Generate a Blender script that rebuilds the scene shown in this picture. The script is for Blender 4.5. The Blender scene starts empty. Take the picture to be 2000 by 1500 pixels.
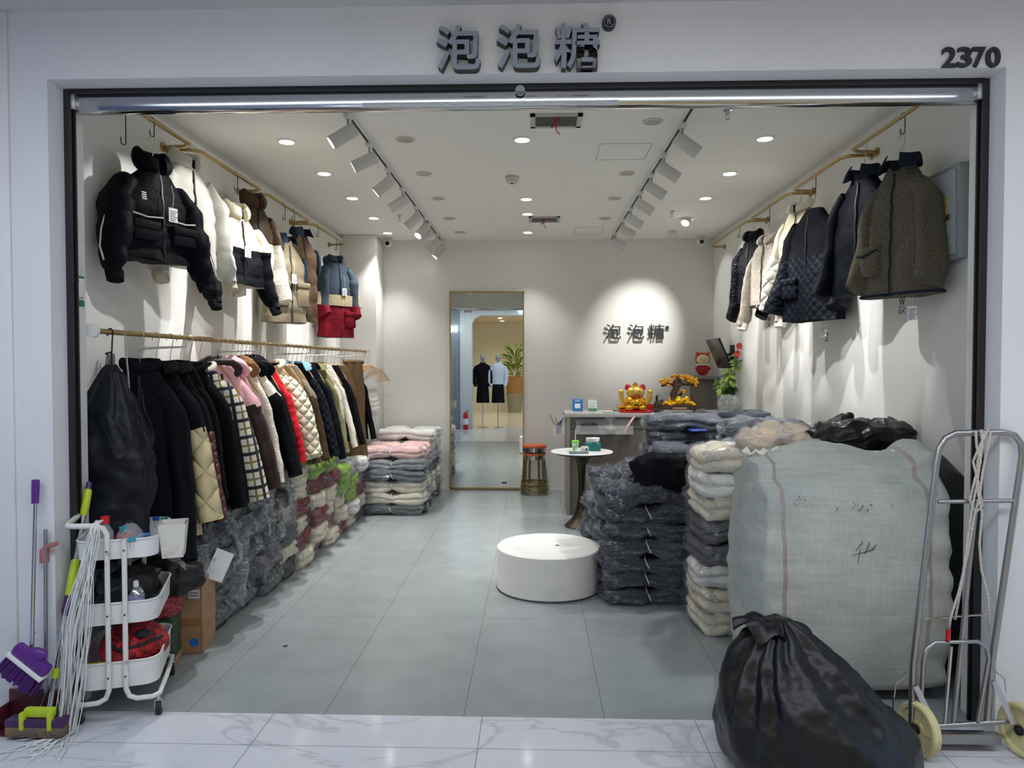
import bpy, bmesh, math, random
from mathutils import Vector, Matrix, noise
R = math.radians
rnd = random.Random(7)
scene = bpy.context.scene
col = scene.collection

# ---------------- camera, world, exposure ----------------
FPX = 1400.0
YAW, PIT = math.atan(43/FPX), math.atan(36/FPX)
cd = bpy.data.cameras.new('camera'); cam = bpy.data.objects.new('camera', cd); col.objects.link(cam)
cam.location = (0, 0, 1.5)
cam.rotation_euler = (math.pi/2 - PIT, 0, YAW)
cd.sensor_width = 36; cd.lens = FPX/2000*36; cd.clip_start = 0.05; cd.clip_end = 100
scene.camera = cam
w = bpy.data.worlds.new('mall_air'); scene.world = w; w.use_nodes = True
w.node_tree.nodes['Background'].inputs[0].default_value = (0.42, 0.64, 1.0, 1)
w.node_tree.nodes['Background'].inputs[1].default_value = 1.15
scene.view_settings.view_transform = 'Standard'; scene.view_settings.look = 'None'
scene.view_settings.exposure = 0.40; scene.view_settings.gamma = 1.0
scene.view_settings.use_curve_mapping = False

def area(name, loc, rot, sx, sy, power, colr, spread=180):
    l = bpy.data.lights.new(name, 'AREA'); l.shape = 'RECTANGLE'; l.size = sx; l.size_y = sy
    l.energy = power; l.color = colr; l.spread = R(spread)
    o = bpy.data.objects.new(name, l); o.location = loc; o.rotation_euler = rot; col.objects.link(o); return o
def spot(name, loc, tgt, power, colr, ang=60, blend=0.5, rad=0.03):
    l = bpy.data.lights.new(name, 'SPOT'); l.energy = power; l.color = colr
    l.spot_size = R(ang); l.spot_blend = blend; l.shadow_soft_size = rad
    o = bpy.data.objects.new(name, l); o.location = loc
    o.rotation_euler = (Vector(tgt)-Vector(loc)).to_track_quat('-Z', 'Y').to_euler(); col.objects.link(o); return o

COOL = (0.86, 0.92, 1.0); NEUT = (1.0, 0.992, 0.975); WARM = (1.0, 0.89, 0.72)
# ceiling light of the corridor and of the shop behind the camera
area('corridor_panel_light', (0.2, 1.15, 2.90), (0, 0, 0), 7.0, 0.5, 76, COOL)

# ---------------- helpers ----------------
_fw = Vector((-math.sin(YAW)*math.cos(PIT), math.cos(YAW)*math.cos(PIT), -math.sin(PIT)))
_rt = Vector((math.cos(YAW), math.sin(YAW), 0)); _up = _rt.cross(_fw)
def at(px, py, X=None, Y=None, Z=None):
    d = _fw + _rt*((px-1000)/FPX) + _up*((750-py)/FPX)
    t = X/d.x if X is not None else Y/d.y if Y is not None else (Z-1.5)/d.z
    return Vector((0, 0, 1.5)) + d*t
def lin(c):
    return tuple(((v/255)/12.92 if v/255 <= .04045 else ((v/255+.055)/1.055)**2.4) for v in c[:3]) + (1,)

_mats = {}
def mat(name, c, rough=.6, metal=0, spec=.5, bump=None, var=None, emit=None, alpha=1, trans=0, ior=1.45, sheen=0, coat=0, wave=None):
    """c sRGB 0-255; bump=(scale,strength[,detail]); var=(c2,scale,lo,hi) noise mix to a second colour"""
    if name in _mats: return _mats[name]
    m = bpy.data.materials.new(name); m.use_nodes = True; _mats[name] = m
    nt = m.node_tree; N = nt.nodes; L = nt.links; b = N['Principled BSDF']
    b.inputs['Base Color'].default_value = lin(c); b.inputs['Roughness'].default_value = rough
    b.inputs['Metallic'].default_value = metal; b.inputs['Specular IOR Level'].default_value = spec
    b.inputs['IOR'].default_value = ior; b.inputs['Alpha'].default_value = alpha
    b.inputs['Transmission Weight'].default_value = trans
    b.inputs['Sheen Weight'].default_value = sheen; b.inputs['Coat Weight'].default_value = coat
    tc = N.new('ShaderNodeTexCoord')
    if var:
        n = N.new('ShaderNodeTexNoise'); n.inputs['Scale'].default_value = var[1]; n.inputs['Detail'].default_value = 5
        L.new(tc.outputs['Object'], n.inputs['Vector'])
        r = N.new('ShaderNodeMapRange'); r.inputs[1].default_value = var[2]; r.inputs[2].default_value = var[3]
        L.new(n.outputs[0], r.inputs[0])
        mx = N.new('ShaderNodeMix'); mx.data_type = 'RGBA'; mx.inputs[6].default_value = lin(c); mx.inputs[7].default_value = lin(var[0])
        L.new(r.outputs[0], mx.inputs[0]); L.new(mx.outputs[2], b.inputs['Base Color'])
    if bump:
        n = N.new('ShaderNodeTexNoise'); n.inputs['Scale'].default_value = bump[0]
        n.inputs['Detail'].default_value = bump[2] if len(bump) > 2 else 3
        L.new(tc.outputs['Object'], n.inputs['Vector'])
        bp = N.new('ShaderNodeBump'); bp.inputs['Strength'].default_value = bump[1]; bp.inputs['Distance'].default_value = .02
        L.new(n.outputs[0], bp.inputs['Height']); L.new(bp.outputs[0], b.inputs['Normal'])
    if emit:
        b.inputs['Emission Color'].default_value = lin(emit[0]); b.inputs['Emission Strength'].default_value = emit[1]
    return m

def plastic(name, tint=(214, 220, 228), lo=.13, hi=.40, scale=9, gloss=.10, metal=.72):
    """clear crinkled film: see-through with glossy and milky creases"""
    if name in _mats: return _mats[name]
    m = bpy.data.materials.new(name); m.use_nodes = True; _mats[name] = m
    nt = m.node_tree; N = nt.nodes; L = nt.links; b = N['Principled BSDF']; out = N['Material Output']
    b.inputs['Base Color'].default_value = lin(tint); b.inputs['Roughness'].default_value = gloss
    b.inputs['Specular IOR Level'].default_value = 1.0; b.inputs['Metallic'].default_value = metal
    tc = N.new('ShaderNodeTexCoord')
    mp = N.new('ShaderNodeMapping'); mp.inputs['Scale'].default_value = (1, 1, 2.4); mp.inputs['Rotation'].default_value = (.3, .5, 0); L.new(tc.outputs['Object'], mp.inputs[0])
    n = N.new('ShaderNodeTexNoise'); n.inputs['Scale'].default_value = scale; n.inputs['Detail'].default_value = 3; n.inputs['Distortion'].default_value = 1.2
    L.new(mp.outputs[0], n.inputs['Vector'])
    mr = N.new('ShaderNodeMapRange'); mr.inputs[1].default_value = .48; mr.inputs[2].default_value = .72
    mr.inputs[3].default_value = lo; mr.inputs[4].default_value = hi; L.new(n.outputs[0], mr.inputs[0])
    n2 = N.new('ShaderNodeTexNoise'); n2.inputs['Scale'].default_value = scale*1.7; n2.inputs['Detail'].default_value = 2; n2.inputs['Distortion'].default_value = 2.0
    L.new(mp.outputs[0], n2.inputs['Vector'])
    bp = N.new('ShaderNodeBump'); bp.inputs['Strength'].default_value = 1.0; bp.inputs['Distance'].default_value = .05
    L.new(n2.outputs[0], bp.inputs['Height']); L.new(bp.outputs[0], b.inputs['Normal'])
    t = N.new('ShaderNodeBsdfTransparent'); mx = N.new('ShaderNodeMixShader')
    L.new(mr.outputs[0], mx.inputs[0]); L.new(t.outputs[0], mx.inputs[1]); L.new(b.outputs[0], mx.inputs[2])
    L.new(mx.outputs[0], out.inputs['Surface'])
    return m

class MB:
    def __init__(s): s.bm = bmesh.new(); s.mi = 0
    def _f(s, vs):
        try:
            f = s.bm.faces.new(vs); f.material_index = s.mi; return f
        except ValueError: return None
    def box(s, x0, x1, y0, y1, z0, z1, bev=0, M=None, seg=2):
        r = bmesh.ops.create_cube(s.bm, size=1); vs = r['verts']
        for v in vs: v.co = Vector(((x0+x1)/2+v.co.x*(x1-x0), (y0+y1)/2+v.co.y*(y1-y0), (z0+z1)/2+v.co.z*(z1-z0)))
        fs = set(f for v in vs for f in v.link_faces)
        for f in fs: f.material_index = s.mi
        if bev:
            es = list(set(e for v in vs for e in v.link_edges))
            q = bmesh.ops.bevel(s.bm, geom=es, offset=bev, segments=seg, affect='EDGES', profile=.5)
            vs = list(set(q['verts']) | set(v for v in vs if v.is_valid))
            for f in q['faces']: f.material_index = s.mi
        if M:
            for v in vs:
                if v.is_valid: v.co = M @ v.co
        return s
    def grid(s, fn, nu, nv, cu=True, cap0=False, cap1=False, mfn=None):
        """fn(i/nu, j/nv) -> point; closed in u when cu"""
        n = nu if cu else nu+1
        rows = [[s.bm.verts.new(fn(i/nu, j/nv)) for i in range(n)] for j in range(nv+1)]
        for j in range(nv):
            for i in range(nu):
                a, b = i, (i+1) % n
                f = s._f((rows[j][a], rows[j][b], rows[j+1][b], rows[j+1][a]))
                if f and mfn: f.material_index = mfn((i+.5)/nu, (j+.5)/nv)
        if cap0: s._f(rows[0][::-1])
        if cap1: s._f(rows[-1])
        return rows
    def tube(s, pts, r, n=8, closed=False, flat=1.0):
        pts = [Vector(p) for p in pts]; k = len(pts)
        rr = r if isinstance(r, (list, tuple)) else [r]*k
        t0 = (pts[1]-pts[0]).normalized()
        up = Vector((0, 0, 1)) if abs(t0.z) < .9 else Vector((0, 1, 0))
        nrm = t0.cross(up).normalized(); rings = []
        for i, p in enumerate(pts):
            if closed: t = (pts[(i+1) % k]-pts[i-1])
            elif i == 0: t = pts[1]-pts[0]
            elif i == k-1: t = pts[-1]-pts[-2]
            else: t = (pts[i+1]-pts[i]).normalized()+(pts[i]-pts[i-1]).normalized()
            if t.length < 1e-9: t = t0
            t.normalize(); nrm = (nrm - t*nrm.dot(t))
            if nrm.length < 1e-6: nrm = t.orthogonal()
            nrm.normalize(); bn = t.cross(nrm)
            rings.append([s.bm.verts.new(p+(nrm*math.cos(a)+bn*math.sin(a)*flat)*rr[i]) for a in [2*math.pi*q/n for q in range(n)]])
        m = k if closed else k-1
        for i in range(m):
            A, B = rings[i], rings[(i+1) % k]
            for q in range(n): s._f((A[q], A[(q+1) % n], B[(q+1) % n], B[q]))
        if not closed: s._f(rings[0][::-1]); s._f(rings[-1])
        return s
    def cyl(s, p0, p1, r, r1=None, n=20): return s.tube([p0, p1], [r, r if r1 is None else r1], n)
    def lathe(s, prof, c=(0, 0, 0), n=32, M=None, sx=1, sy=1):
        c = Vector(c); rows = []
        for (r, z) in prof:
            if r < 1e-6: rows.append([s.bm.verts.new(c+Vector((0, 0, z)))])
            else: rows.append([s.bm.verts.new(c+Vector((sx*r*math.cos(2*math.pi*i/n), sy*r*math.sin(2*math.pi*i/n), z))) for i in range(n)])
        for A, B in zip(rows, rows[1:]):
            if len(A) == 1 and len(B) == 1: continue
            for i in range(n):
                j = (i+1) % n
                if len(A) == 1: s._f((A[0], B[j], B[i]))
                elif len(B) == 1: s._f((A[i], A[j], B[0]))
                else: s._f((A[i], A[j], B[j], B[i]))
        if M:
            for rw in rows:
                for v in rw: v.co = M @ v.co
        return s
    def ball(s, c, rx, ry=None, rz=None, n=16, M=None):
        ry = ry or rx; rz = rz or rx
        pr = [(math.sin(math.pi*k/(n//2)), -math.cos(math.pi*k/(n//2))*rz) for k in range(n//2+1)]
        pr[0] = (0, -rz); pr[-1] = (0, rz)
        return s.lathe(pr, c, n, M, rx, ry)
    def prism(s, poly, d, M=None):
        """poly in xy, extruded from z=0 to z=d, then M"""
        A = [s.bm.verts.new((x, y, 0)) for x, y in poly]; B = [s.bm.verts.new((x, y, d)) for x, y in poly]
        s._f(A[::-1]); s._f(B); n = len(A)
        for i in range(n): s._f((A[i], A[(i+1) % n], B[(i+1) % n], B[i]))
        if M:
            for v in A+B: v.co = M @ v.co
        return s
    def wob(s, amp, sc, seed=0, f=None):
        for v in s.bm.verts:
            a = amp if f is None else amp*f(v.co)
            v.co += noise.noise_vector(v.co*sc+Vector((seed*3.1, seed*1.7, seed)))*a
        return s
    def build(s, name, mats, parent=None, loc=None, smooth=True, ang=.7, rz=0, recalc=True):
        if recalc: bmesh.ops.recalc_face_normals(s.bm, faces=s.bm.faces)
        for f in s.bm.faces: f.smooth = smooth
        if smooth:
            for e in s.bm.edges:
                if len(e.link_faces) == 2 and e.calc_face_angle(0) > ang: e.smooth = False
        me = bpy.data.meshes.new(name); s.bm.to_mesh(me); s.bm.free()
        for m in (mats if isinstance(mats, (list, tuple)) else [mats]): me.materials.append(m)
        o = bpy.data.objects.new(name, me); col.objects.link(o)
        if parent: o.parent = parent
        if loc is not None: o.location = loc
        if rz: o.rotation_euler = (0, 0, rz)
        return o

def tag(o, label, cat, group=None, kind=None):
    o['label'] = label; o['category'] = cat
    if group: o['group'] = group
    if kind: o['kind'] = kind
    return o
def thing(name, label, cat, loc=(0, 0, 0), rz=0, group=None):
    o = bpy.data.objects.new(name, None); col.objects.link(o); o.empty_display_size = .05
    o.location = loc; o.rotation_euler = (0, 0, rz); return tag(o, label, cat, group)
def struct(name, mb, m, **k):
    o = mb.build(name, m, **k); o['kind'] = 'structure'; return o
def kids(o): return [c for c in bpy.data.objects if c.parent == o]
def dup(o, loc, rz=0, label=None, scale=None, parent=None, mats=None):
    c = o.copy(); col.objects.link(c); c.location = loc; c.rotation_euler = (0, 0, rz)
    if label: c['label'] = label
    if scale: c.scale = scale
    for ch in o.children:
        d = ch.copy(); col.objects.link(d); d.parent = c
        for g in ch.children:
            e = g.copy(); col.objects.link(e); e.parent = d
    return c
ORD = 'first second third fourth fifth sixth seventh eighth ninth tenth eleventh twelfth thirteenth fourteenth fifteenth sixteenth seventeenth eighteenth nineteenth twentieth'.split()

def grid_mat(name, c, seam, ox, wx, oy, wy, width, rough, bump, var, vein=None, spec=.5, yon=True, vary=None):
    """tiled floor: seams on a world grid"""
    m = mat(name, c, rough, bump=bump, var=var, spec=spec); nt = m.node_tree; N = nt.nodes; L = nt.links; b = N['Principled BSDF']
    tc = N.new('ShaderNodeTexCoord'); sp = N.new('ShaderNodeSeparateXYZ'); L.new(tc.outputs['Object'], sp.inputs[0])
    def line(o, off, wd):
        a = N.new('ShaderNodeMath'); a.operation = 'SUBTRACT'; a.inputs[1].default_value = off; L.new(sp.outputs[o], a.inputs[0])
        p = N.new('ShaderNodeMath'); p.operation = 'PINGPONG'; p.inputs[1].default_value = wd/2; L.new(a.outputs[0], p.inputs[0])
        l = N.new('ShaderNodeMath'); l.operation = 'LESS_THAN'; l.inputs[1].default_value = width; L.new(p.outputs[0], l.inputs[0]); return l
    mx = N.new('ShaderNodeMath'); mx.operation = 'MAXIMUM'; L.new(line(0, ox, wx).outputs[0], mx.inputs[0]); L.new(line(1, oy, wy).outputs[0], mx.inputs[1])
    src = b.inputs['Base Color'].links[0].from_socket
    if vein:
        n = N.new('ShaderNodeTexNoise'); n.inputs['Scale'].default_value = .9; n.inputs['Detail'].default_value = 6; n.inputs['Distortion'].default_value = .8
        mp = N.new('ShaderNodeMapping'); mp.inputs['Rotation'].default_value = (0, 0, .5); mp.inputs['Scale'].default_value = (1, 2.2, 1)
        L.new(tc.outputs['Object'], mp.inputs[0]); L.new(mp.outputs[0], n.inputs['Vector'])
        a = N.new('ShaderNodeMath'); a.operation = 'SUBTRACT'; a.inputs[1].default_value = .5; L.new(n.outputs[0], a.inputs[0])
        ab = N.new('ShaderNodeMath'); ab.operation = 'ABSOLUTE'; L.new(a.outputs[0], ab.inputs[0])
        mr = N.new('ShaderNodeMapRange'); mr.inputs[1].default_value = 0; mr.inputs[2].default_value = .016; mr.inputs[3].default_value = .55; mr.inputs[4].default_value = 0
        L.new(ab.outputs[0], mr.inputs[0]); v = N.new('ShaderNodeMix'); v.data_type = 'RGBA'
        L.new(mr.outputs[0], v.inputs[0]); L.new(src, v.inputs[6]); v.inputs[7].default_value = lin(vein); src = v.outputs[2]
    q = N.new('ShaderNodeMix'); q.data_type = 'RGBA'; q.inputs[7].default_value = lin(seam)
    L.new(mx.outputs[0], q.inputs[0]); L.new(src, q.inputs[6]); L.new(q.outputs[2], b.inputs['Base Color'])
    return m

# ---------------- common materials ----------------
M_wall = mat('warm_white_paint', (230, 230, 226), .75, bump=(60, .05), var=((225, 224, 219), 1.3, .35, .7))
M_ceil = mat('ceiling_paint', (238, 237, 231), .85)
M_fac = mat('facade_paint', (224, 225, 228), .55, bump=(40, .05), var=((212, 212, 217), .9, .4, .75))
M_trimw = mat('jamb_paint', (220, 219, 212), .6, var=((205, 203, 196), 3, .5, .75))
M_floor = grid_mat('shop_floor_tile', (146, 153, 155), (96, 101, 103), .3, .6, 4.21, 1.2, .0016, .23, (150, .02), ((137, 144, 146), 5, .3, .7))
M_marble = grid_mat('corridor_marble', (208, 211, 219), (120, 124, 132), -.22, .9, 2.765, .45, .0016, .09, (2, .01), ((200, 203, 212), 2, .3, .7), vein=(160, 165, 176))
M_gold = mat('brushed_gold_metal', (176, 152, 104), .36, 1, bump=(90, .05))
M_chrome = mat('chrome', (200, 202, 206), .14, 1)
M_steel = mat('brushed_steel', (165, 166, 170), .33, 1, bump=(120, .08))
M_dark = mat('dark_rubber', (34, 34, 38), .6)
M_blackmetal = mat('black_wire', (30, 30, 34), .4, .6)
M_white = mat('white_enamel', (226, 227, 228), .35, var=((205, 204, 202), 6, .5, .75))
M_white_dirty = mat('scuffed_white_enamel', (218, 218, 216), .4, var=((150, 128, 116), 22, .62, .78))
M_wood = mat('pale_wood', (204, 160, 112), .45, var=((184, 138, 92), 12, .4, .65))
M_film = plastic('clear_film')
M_film2 = plastic('milky_film', lo=.20, hi=.60, scale=6, gloss=.09, metal=.5)

# ---------------- the setting ----------------
XL, XR, YB, ZC = -2.23, 2.13, 8.60, 3.0
YF, OL, ORr, ZO = 3.02, -2.0, 1.86, 2.675    # shutter line and opening
FY = 2.915                                  # facade face
struct('floor', MB().box(XL-.2, XR+.2, YF, YB+.1, -.1, 0), M_floor, smooth=False)
struct('floor_corridor', MB().box(-7, 7, .05, YF, -.1, 0), M_marble, smooth=False)
struct('wall_left', MB().box(XL-.12, XL, YF+.16, YB+.1, 0, ZC), M_wall, smooth=False)
struct('wall_right', MB().box(XR, XR+.12, YF+.16, YB+.1, 0, ZC), M_wall, smooth=False)
struct('wall_back', MB().box(XL, XR, YB, YB+.1, 0, ZC), M_wall, smooth=False)
struct('trim_pilaster', MB().box(XL, -1.81, 8.2, YB, 0, ZC, .012), M_wall)
struct('ceiling', MB().box(XL-.2, XR+.2, YF+.16, YB+.1, ZC, ZC+.1), M_ceil, smooth=False)
# cove step where wall meets ceiling
for i, (x0, x1) in enumerate(((XL, XL+.035), (XR-.035, XR))):
    struct('trim_%d' % (i+1), MB().box(x0, x1, YF+.17, 8.2 if i == 0 else YB, 2.93, 2.945), M_ceil, smooth=False)
# facade: one sheet with the opening cut out
mb = MB()
mb.box(-7, OL, FY, YF+.01, 0, 2.96); mb.box(ORr, 7, FY, YF+.01, 0, 2.96); mb.box(OL, ORr, FY, YF+.01, ZO, 2.96)
struct('wall_front', mb, M_fac, smooth=False)
mb = MB()                                   # jambs and lintel behind the shutter rail
mb.box(-2.25, OL-.002, YF+.012, 3.15, 0, ZC); mb.box(ORr+.002, 2.15, YF+.012, 3.15, 0, ZC)
mb.box(-2.25, 2.15, YF+.06, 3.18, 2.62, ZC)
struct('trim_opening', mb, M_trimw, smooth=False)
struct('ceiling_corridor', MB().box(-7, 7, -.05, FY+.1, 2.95, 3.05), mat('corridor_ceiling_paint', (198, 197, 195), .8), smooth=False)
struct('trim_corner', MB().box(-2.30, -2.16, FY-.012, FY, 0, 2.95, .004), M_fac)
# facing shop behind the camera, seen in the mirror
M_opp = mat('facing_facade_paint', (196, 200, 198), .7)
M_cream = mat('facing_shop_paint', (238, 232, 214), .7)
mb = MB(); OX = -1.465
mb.box(-1.74, OX, 0, .3, 0, 2.96); mb.box(OX, 4.5, 0, .3, 2.68, 2.96); mb.box(4.5, 7, 0, .3, 0, 2.96)
mb.prism([(OX, 2.68), (OX, 2.48), (OX+.06, 2.61), (OX+.20, 2.68)], .3, Matrix(((1, 0, 0, 0), (0, 0, 1, 0), (0, 1, 0, 0), (0, 0, 0, 1))))
struct('wall_facing', mb, M_opp, smooth=False)
mb = MB(); mb.box(-7, -1.74, 0, .3, 0, 2.96); mb.box(-2.3, -1.78, .3, .325, .02, 2.1, .004); mb.box(-1.86, -1.84, .325, .335, .3, 1.9)
struct('wall_blue_panel', mb, mat('blue_grey_panel', (128, 134, 146), .5), smooth=False)
mb = MB()
mb.box(-2.6, 4.6, -6.7, -6.6, 0, 2.9); mb.box(-2.6, -2.5, -6.6, 0, 0, 2.9); mb.box(4.5, 4.6, -6.6, 0, 0, 2.9)
struct('wall_facing_shop', mb, M_cream, smooth=False)
struct('ceiling_facing_shop', MB().box(-2.6, 4.6, -6.7, 0, 2.9, 3.0), mat('facing_ceiling', (214, 200, 178), .8), smooth=False)
struct('floor_facing_shop', MB().box(-2.6, 4.6, -6.7, .05, -.1, 0), mat('facing_floor', (214, 206, 192), .12), smooth=False)
# ---------------- shutter, signs ----------------
t = thing('roller_shutter', 'steel roller shutter bottom rail raised across the top of the shop opening', 'shutter', (0, YF, 0))
mb = MB(); mb.box(OL+.03, ORr-.03, .012, .07, 2.585, 2.672, .012); mb.build('bottom_rail', M_chrome, t)
mb = MB(); mb.box(-.72, .35, .0, .012, 2.583, 2.604); mb.build('slat_edge', M_steel, t, smooth=False)
mb = MB(); mb.box(OL+.02, ORr-.02, -.004, .01, 2.655, 2.676); mb.build('gasket', M_dark, t, smooth=False)
lk = MB().lathe([(0, 0), (.022, 0), (.024, .006), (.02, .012), (0, .012)], n=24, M=Matrix.Translation((at(1016, 170, Y=YF).x, .0, 2.645)) @ Matrix.Rotation(R(90), 4, 'X')).build('lock', M_chrome, t)
for nm, x in (('end_bracket', OL+.012), ('end_bracket', ORr-.045)):
    MB().box(x, x+.034, .0, .075, 2.59, 2.67, .006).build(nm, M_steel, t)
for x, lb in ((OL, 'dark steel shutter guide channel beside the green and white sticker'), (ORr, 'dark steel shutter guide channel behind the hand trolley')):
    s = 1 if x < 0 else -1
    mb = MB(); a, b = sorted((x, x+s*.026)); mb.box(a, b, YF-.005, YF+.008, 0, 2.67); mb.box(a, b, YF+.03, YF+.04, 0, 2.67); mb.box(x, x+s*.004, YF+.008, YF+.03, 0, 2.67)
    tag(mb.build('shutter_guide', mat('guide_metal', (62, 60, 64), .45, .7), smooth=False), lb, 'shutter guide', 'shutter guide channels')

def text_obj(name, s, size, depth, off, mats, loc, rot, fit=None):
    cu = bpy.data.curves.new(name+'_c', 'FONT'); cu.body = s; cu.size = size; cu.extrude = depth; cu.offset = off
    cu.resolution_u = 6; o = bpy.data.objects.new(name+'_t', cu); col.objects.link(o)
    dg = bpy.context.evaluated_depsgraph_get(); me = bpy.data.meshes.new_from_object(o.evaluated_get(dg))
    bpy.data.objects.remove(o)
    xs = [v.co.x for v in me.vertices]; ys = [v.co.y for v in me.vertices]
    x0, x1, y0, y1 = min(xs), max(xs), min(ys), max(ys)
    sx, sy = (fit[0]/(x1-x0), fit[1]/(y1-y0)) if fit else (1, 1)
    for v in me.vertices: v.co = Vector(((v.co.x-(x0+x1)/2)*sx, (v.co.y-(y0+y1)/2)*sy, v.co.z+depth))
    me.materials.clear()
    for m in mats: me.materials.append(m)
    for p in me.polygons:
        p.use_smooth = False
        if len(mats) > 1 and abs(p.normal.z) < .5: p.material_index = 1
    r = bpy.data.objects.new(name, me); col.objects.link(r); r.location = loc; r.rotation_euler = rot
    return r
M_face = mat('sign_grey_face', (142, 148, 162), .22, coat=.6); M_side = mat('sign_dark_side', (26, 28, 38), .4)
FR = (R(90), 0, 0)
names = ('large grey raised character with water drops, nearest the opening side of the coat rail', 'large grey raised character in the middle of the sign over the opening',
         'large grey raised character with the rice part, beside the registered mark')
for ch, (a, b, c, d), lb in zip('泡泡糖', ((850, 937, 43, 130), (969, 1056, 41, 127), (1083, 1173, 39, 127)), ('large grey raised character beginning the sign above the opening',
        'large grey raised character in the middle of the sign above the opening', 'large grey raised character ending the sign above the opening, beside the registered mark')):
    p0, p1 = at(a, c, Y=FY-.07), at(b, d, Y=FY-.07)
    o = text_obj('sign_character', ch, .2, .0225, .0028, [M_face, M_side], ((p0.x+p1.x)/2, FY-.0, (p0.z+p1.z)/2), FR, (p1.x-p0.x, p0.z-p1.z))
    for v in o.data.vertices: v.co.z *= 1.0
    tag(o, lb, 'sign letter', 'raised shop name above the opening')
p = at(1190, 42, Y=FY-.03)
t = thing('registered_mark', 'small round dark registered mark at the end of the shop name above the opening', 'sign', (p.x, FY, p.z))
MB().lathe([(0, 0), (.027, 0), (.027, .03), (0, .03)], n=32, M=Matrix.Rotation(R(90), 4, 'X')).build('disc', M_side, t)
MB().tube([(.021*math.cos(a), -.031, .021*math.sin(a)) for a in [k*math.pi/16 for k in range(32)]], .0018, 6, True).build('ring', M_face, t)
o = text_obj('letter', 'R', .03, .002, .0004, [M_face], (0, -.030, 0), FR, (.018, .024)); o.parent = t
for ch, a, b in zip('2370', (1838, 1868, 1897, 1924), (1865, 1895, 1922, 1951)):
    p0, p1 = at(a, 94, Y=FY), at(b, 133, Y=FY); k = '2370'.index(ch)
    o = text_obj('number_digit', ch, .1, .006, .0022, [mat('digit_black', (36, 40, 50), .4)], ((p0.x+p1.x)/2, FY, (p0.z+p1.z)/2-.001*0), FR, (p1.x-p0.x, p0.z-p1.z))
    tag(o, 'black digit %s of the unit number on the facade' % ('two', 'three', 'seven', 'zero')[k], 'number', 'unit number on the facade')
# back wall sign
M_wl = mat('wall_letter_grey', (62, 64, 70), .35, .2)
for ch, (a, b), lb in zip('泡泡糖', ((1183, 1213), (1228, 1258), (1267, 1298)), ('small dark raised character beginning the shop name on the back wall', 'small dark raised character in the middle of the shop name on the back wall', 'small dark raised character ending the shop name on the back wall')):
    p0, p1 = at(a, 633, Y=YB-.06), at(b, 662, Y=YB-.06)
    o = text_obj('wall_letter', ch, .2, .012, .0, [M_wl], ((p0.x+p1.x)/2, YB-.035, (p0.z+p1.z)/2), FR, (p1.x-p0.x, p0.z-p1.z))
    tag(o, lb, 'sign letter', 'raised shop name on the back wall')
p = at(1303, 640, Y=YB-.03)
o = MB().lathe([(0, 0), (.022, 0), (.022, .012), (0, .012)], n=24, M=Matrix.Rotation(R(90), 4, 'X')).build('registered_mark', M_wl, loc=(p.x, YB-.02, p.z)); tag(o, 'tiny round registered mark beside the shop name on the back wall', 'sign')
for dx, lb in ((0, 0),):
    pass

# ---------------- ceiling fixtures ----------------
M_glow = mat('lamp_glow', (255, 252, 244), .5, emit=((255, 250, 238), 14)); M_off = mat('unlit_lamp', (170, 164, 155), .4)
def downlight(px, py, lit, lb, power=9):
    c = at(px, py, Z=ZC-.004); t = thing('downlight' if lit else 'ceiling_speaker', lb, 'ceiling light' if lit else 'ceiling speaker', (c.x, c.y, ZC), 0, 'lit recessed downlights' if lit else 'unlit recessed fittings')
    MB().lathe([(.062, 0), (.062, -.006), (.050, -.009), (.046, -.004), (.046, 0)], n=28).build('rim', M_ceil if lit else mat('speaker_rim', (205, 200, 190), .5), t)
    MB().lathe([(0, -.005), (.046, -.005), (.046, -.001), (0, -.001)], n=24).build('diffuser' if lit else 'grille', M_glow if lit else M_off, t)
    if lit: spot('downlight_beam', (c.x, c.y, ZC-.02), (c.x, c.y, 0), power, NEUT, 88, .7, .02)
LS = 'rack wall'; 
for i, (x, y) in enumerate(((560, 277), (633, 339), (688, 387), (730, 426), (757, 455))): downlight(x, y, True, 'lit downlight, %s from the shop front along the coat rail wall' % ORD[i], (104, 104, 84, 52, 34)[i])
for i, (x, y) in enumerate(((1020, 273), (1028, 389), (1030, 418), (1031, 454))): downlight(x, y, True, 'lit downlight, %s from the shop front down the middle of the ceiling' % ORD[i], (36, 32, 34, 34)[i])
for i, (x, y) in enumerate(((1494, 271), (1425, 339), (1378, 387))): downlight(x, y, True, 'lit downlight, %s from the shop front along the wall above the sack' % ORD[i], 70)
for i, (x, y) in enumerate(((792, 273), (828, 340), (856, 388), (878, 427), (898, 454))): downlight(x, y, False, 'unlit round fitting, %s from the shop front beside the longer lamp track' % ORD[i])
for i, (x, y) in enumerate(((1275, 238), (1224, 339), (1200, 388), (1181, 427))): downlight(x, y, False, 'unlit round fitting, %s from the shop front beside the shorter lamp track' % ORD[i])
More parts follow.
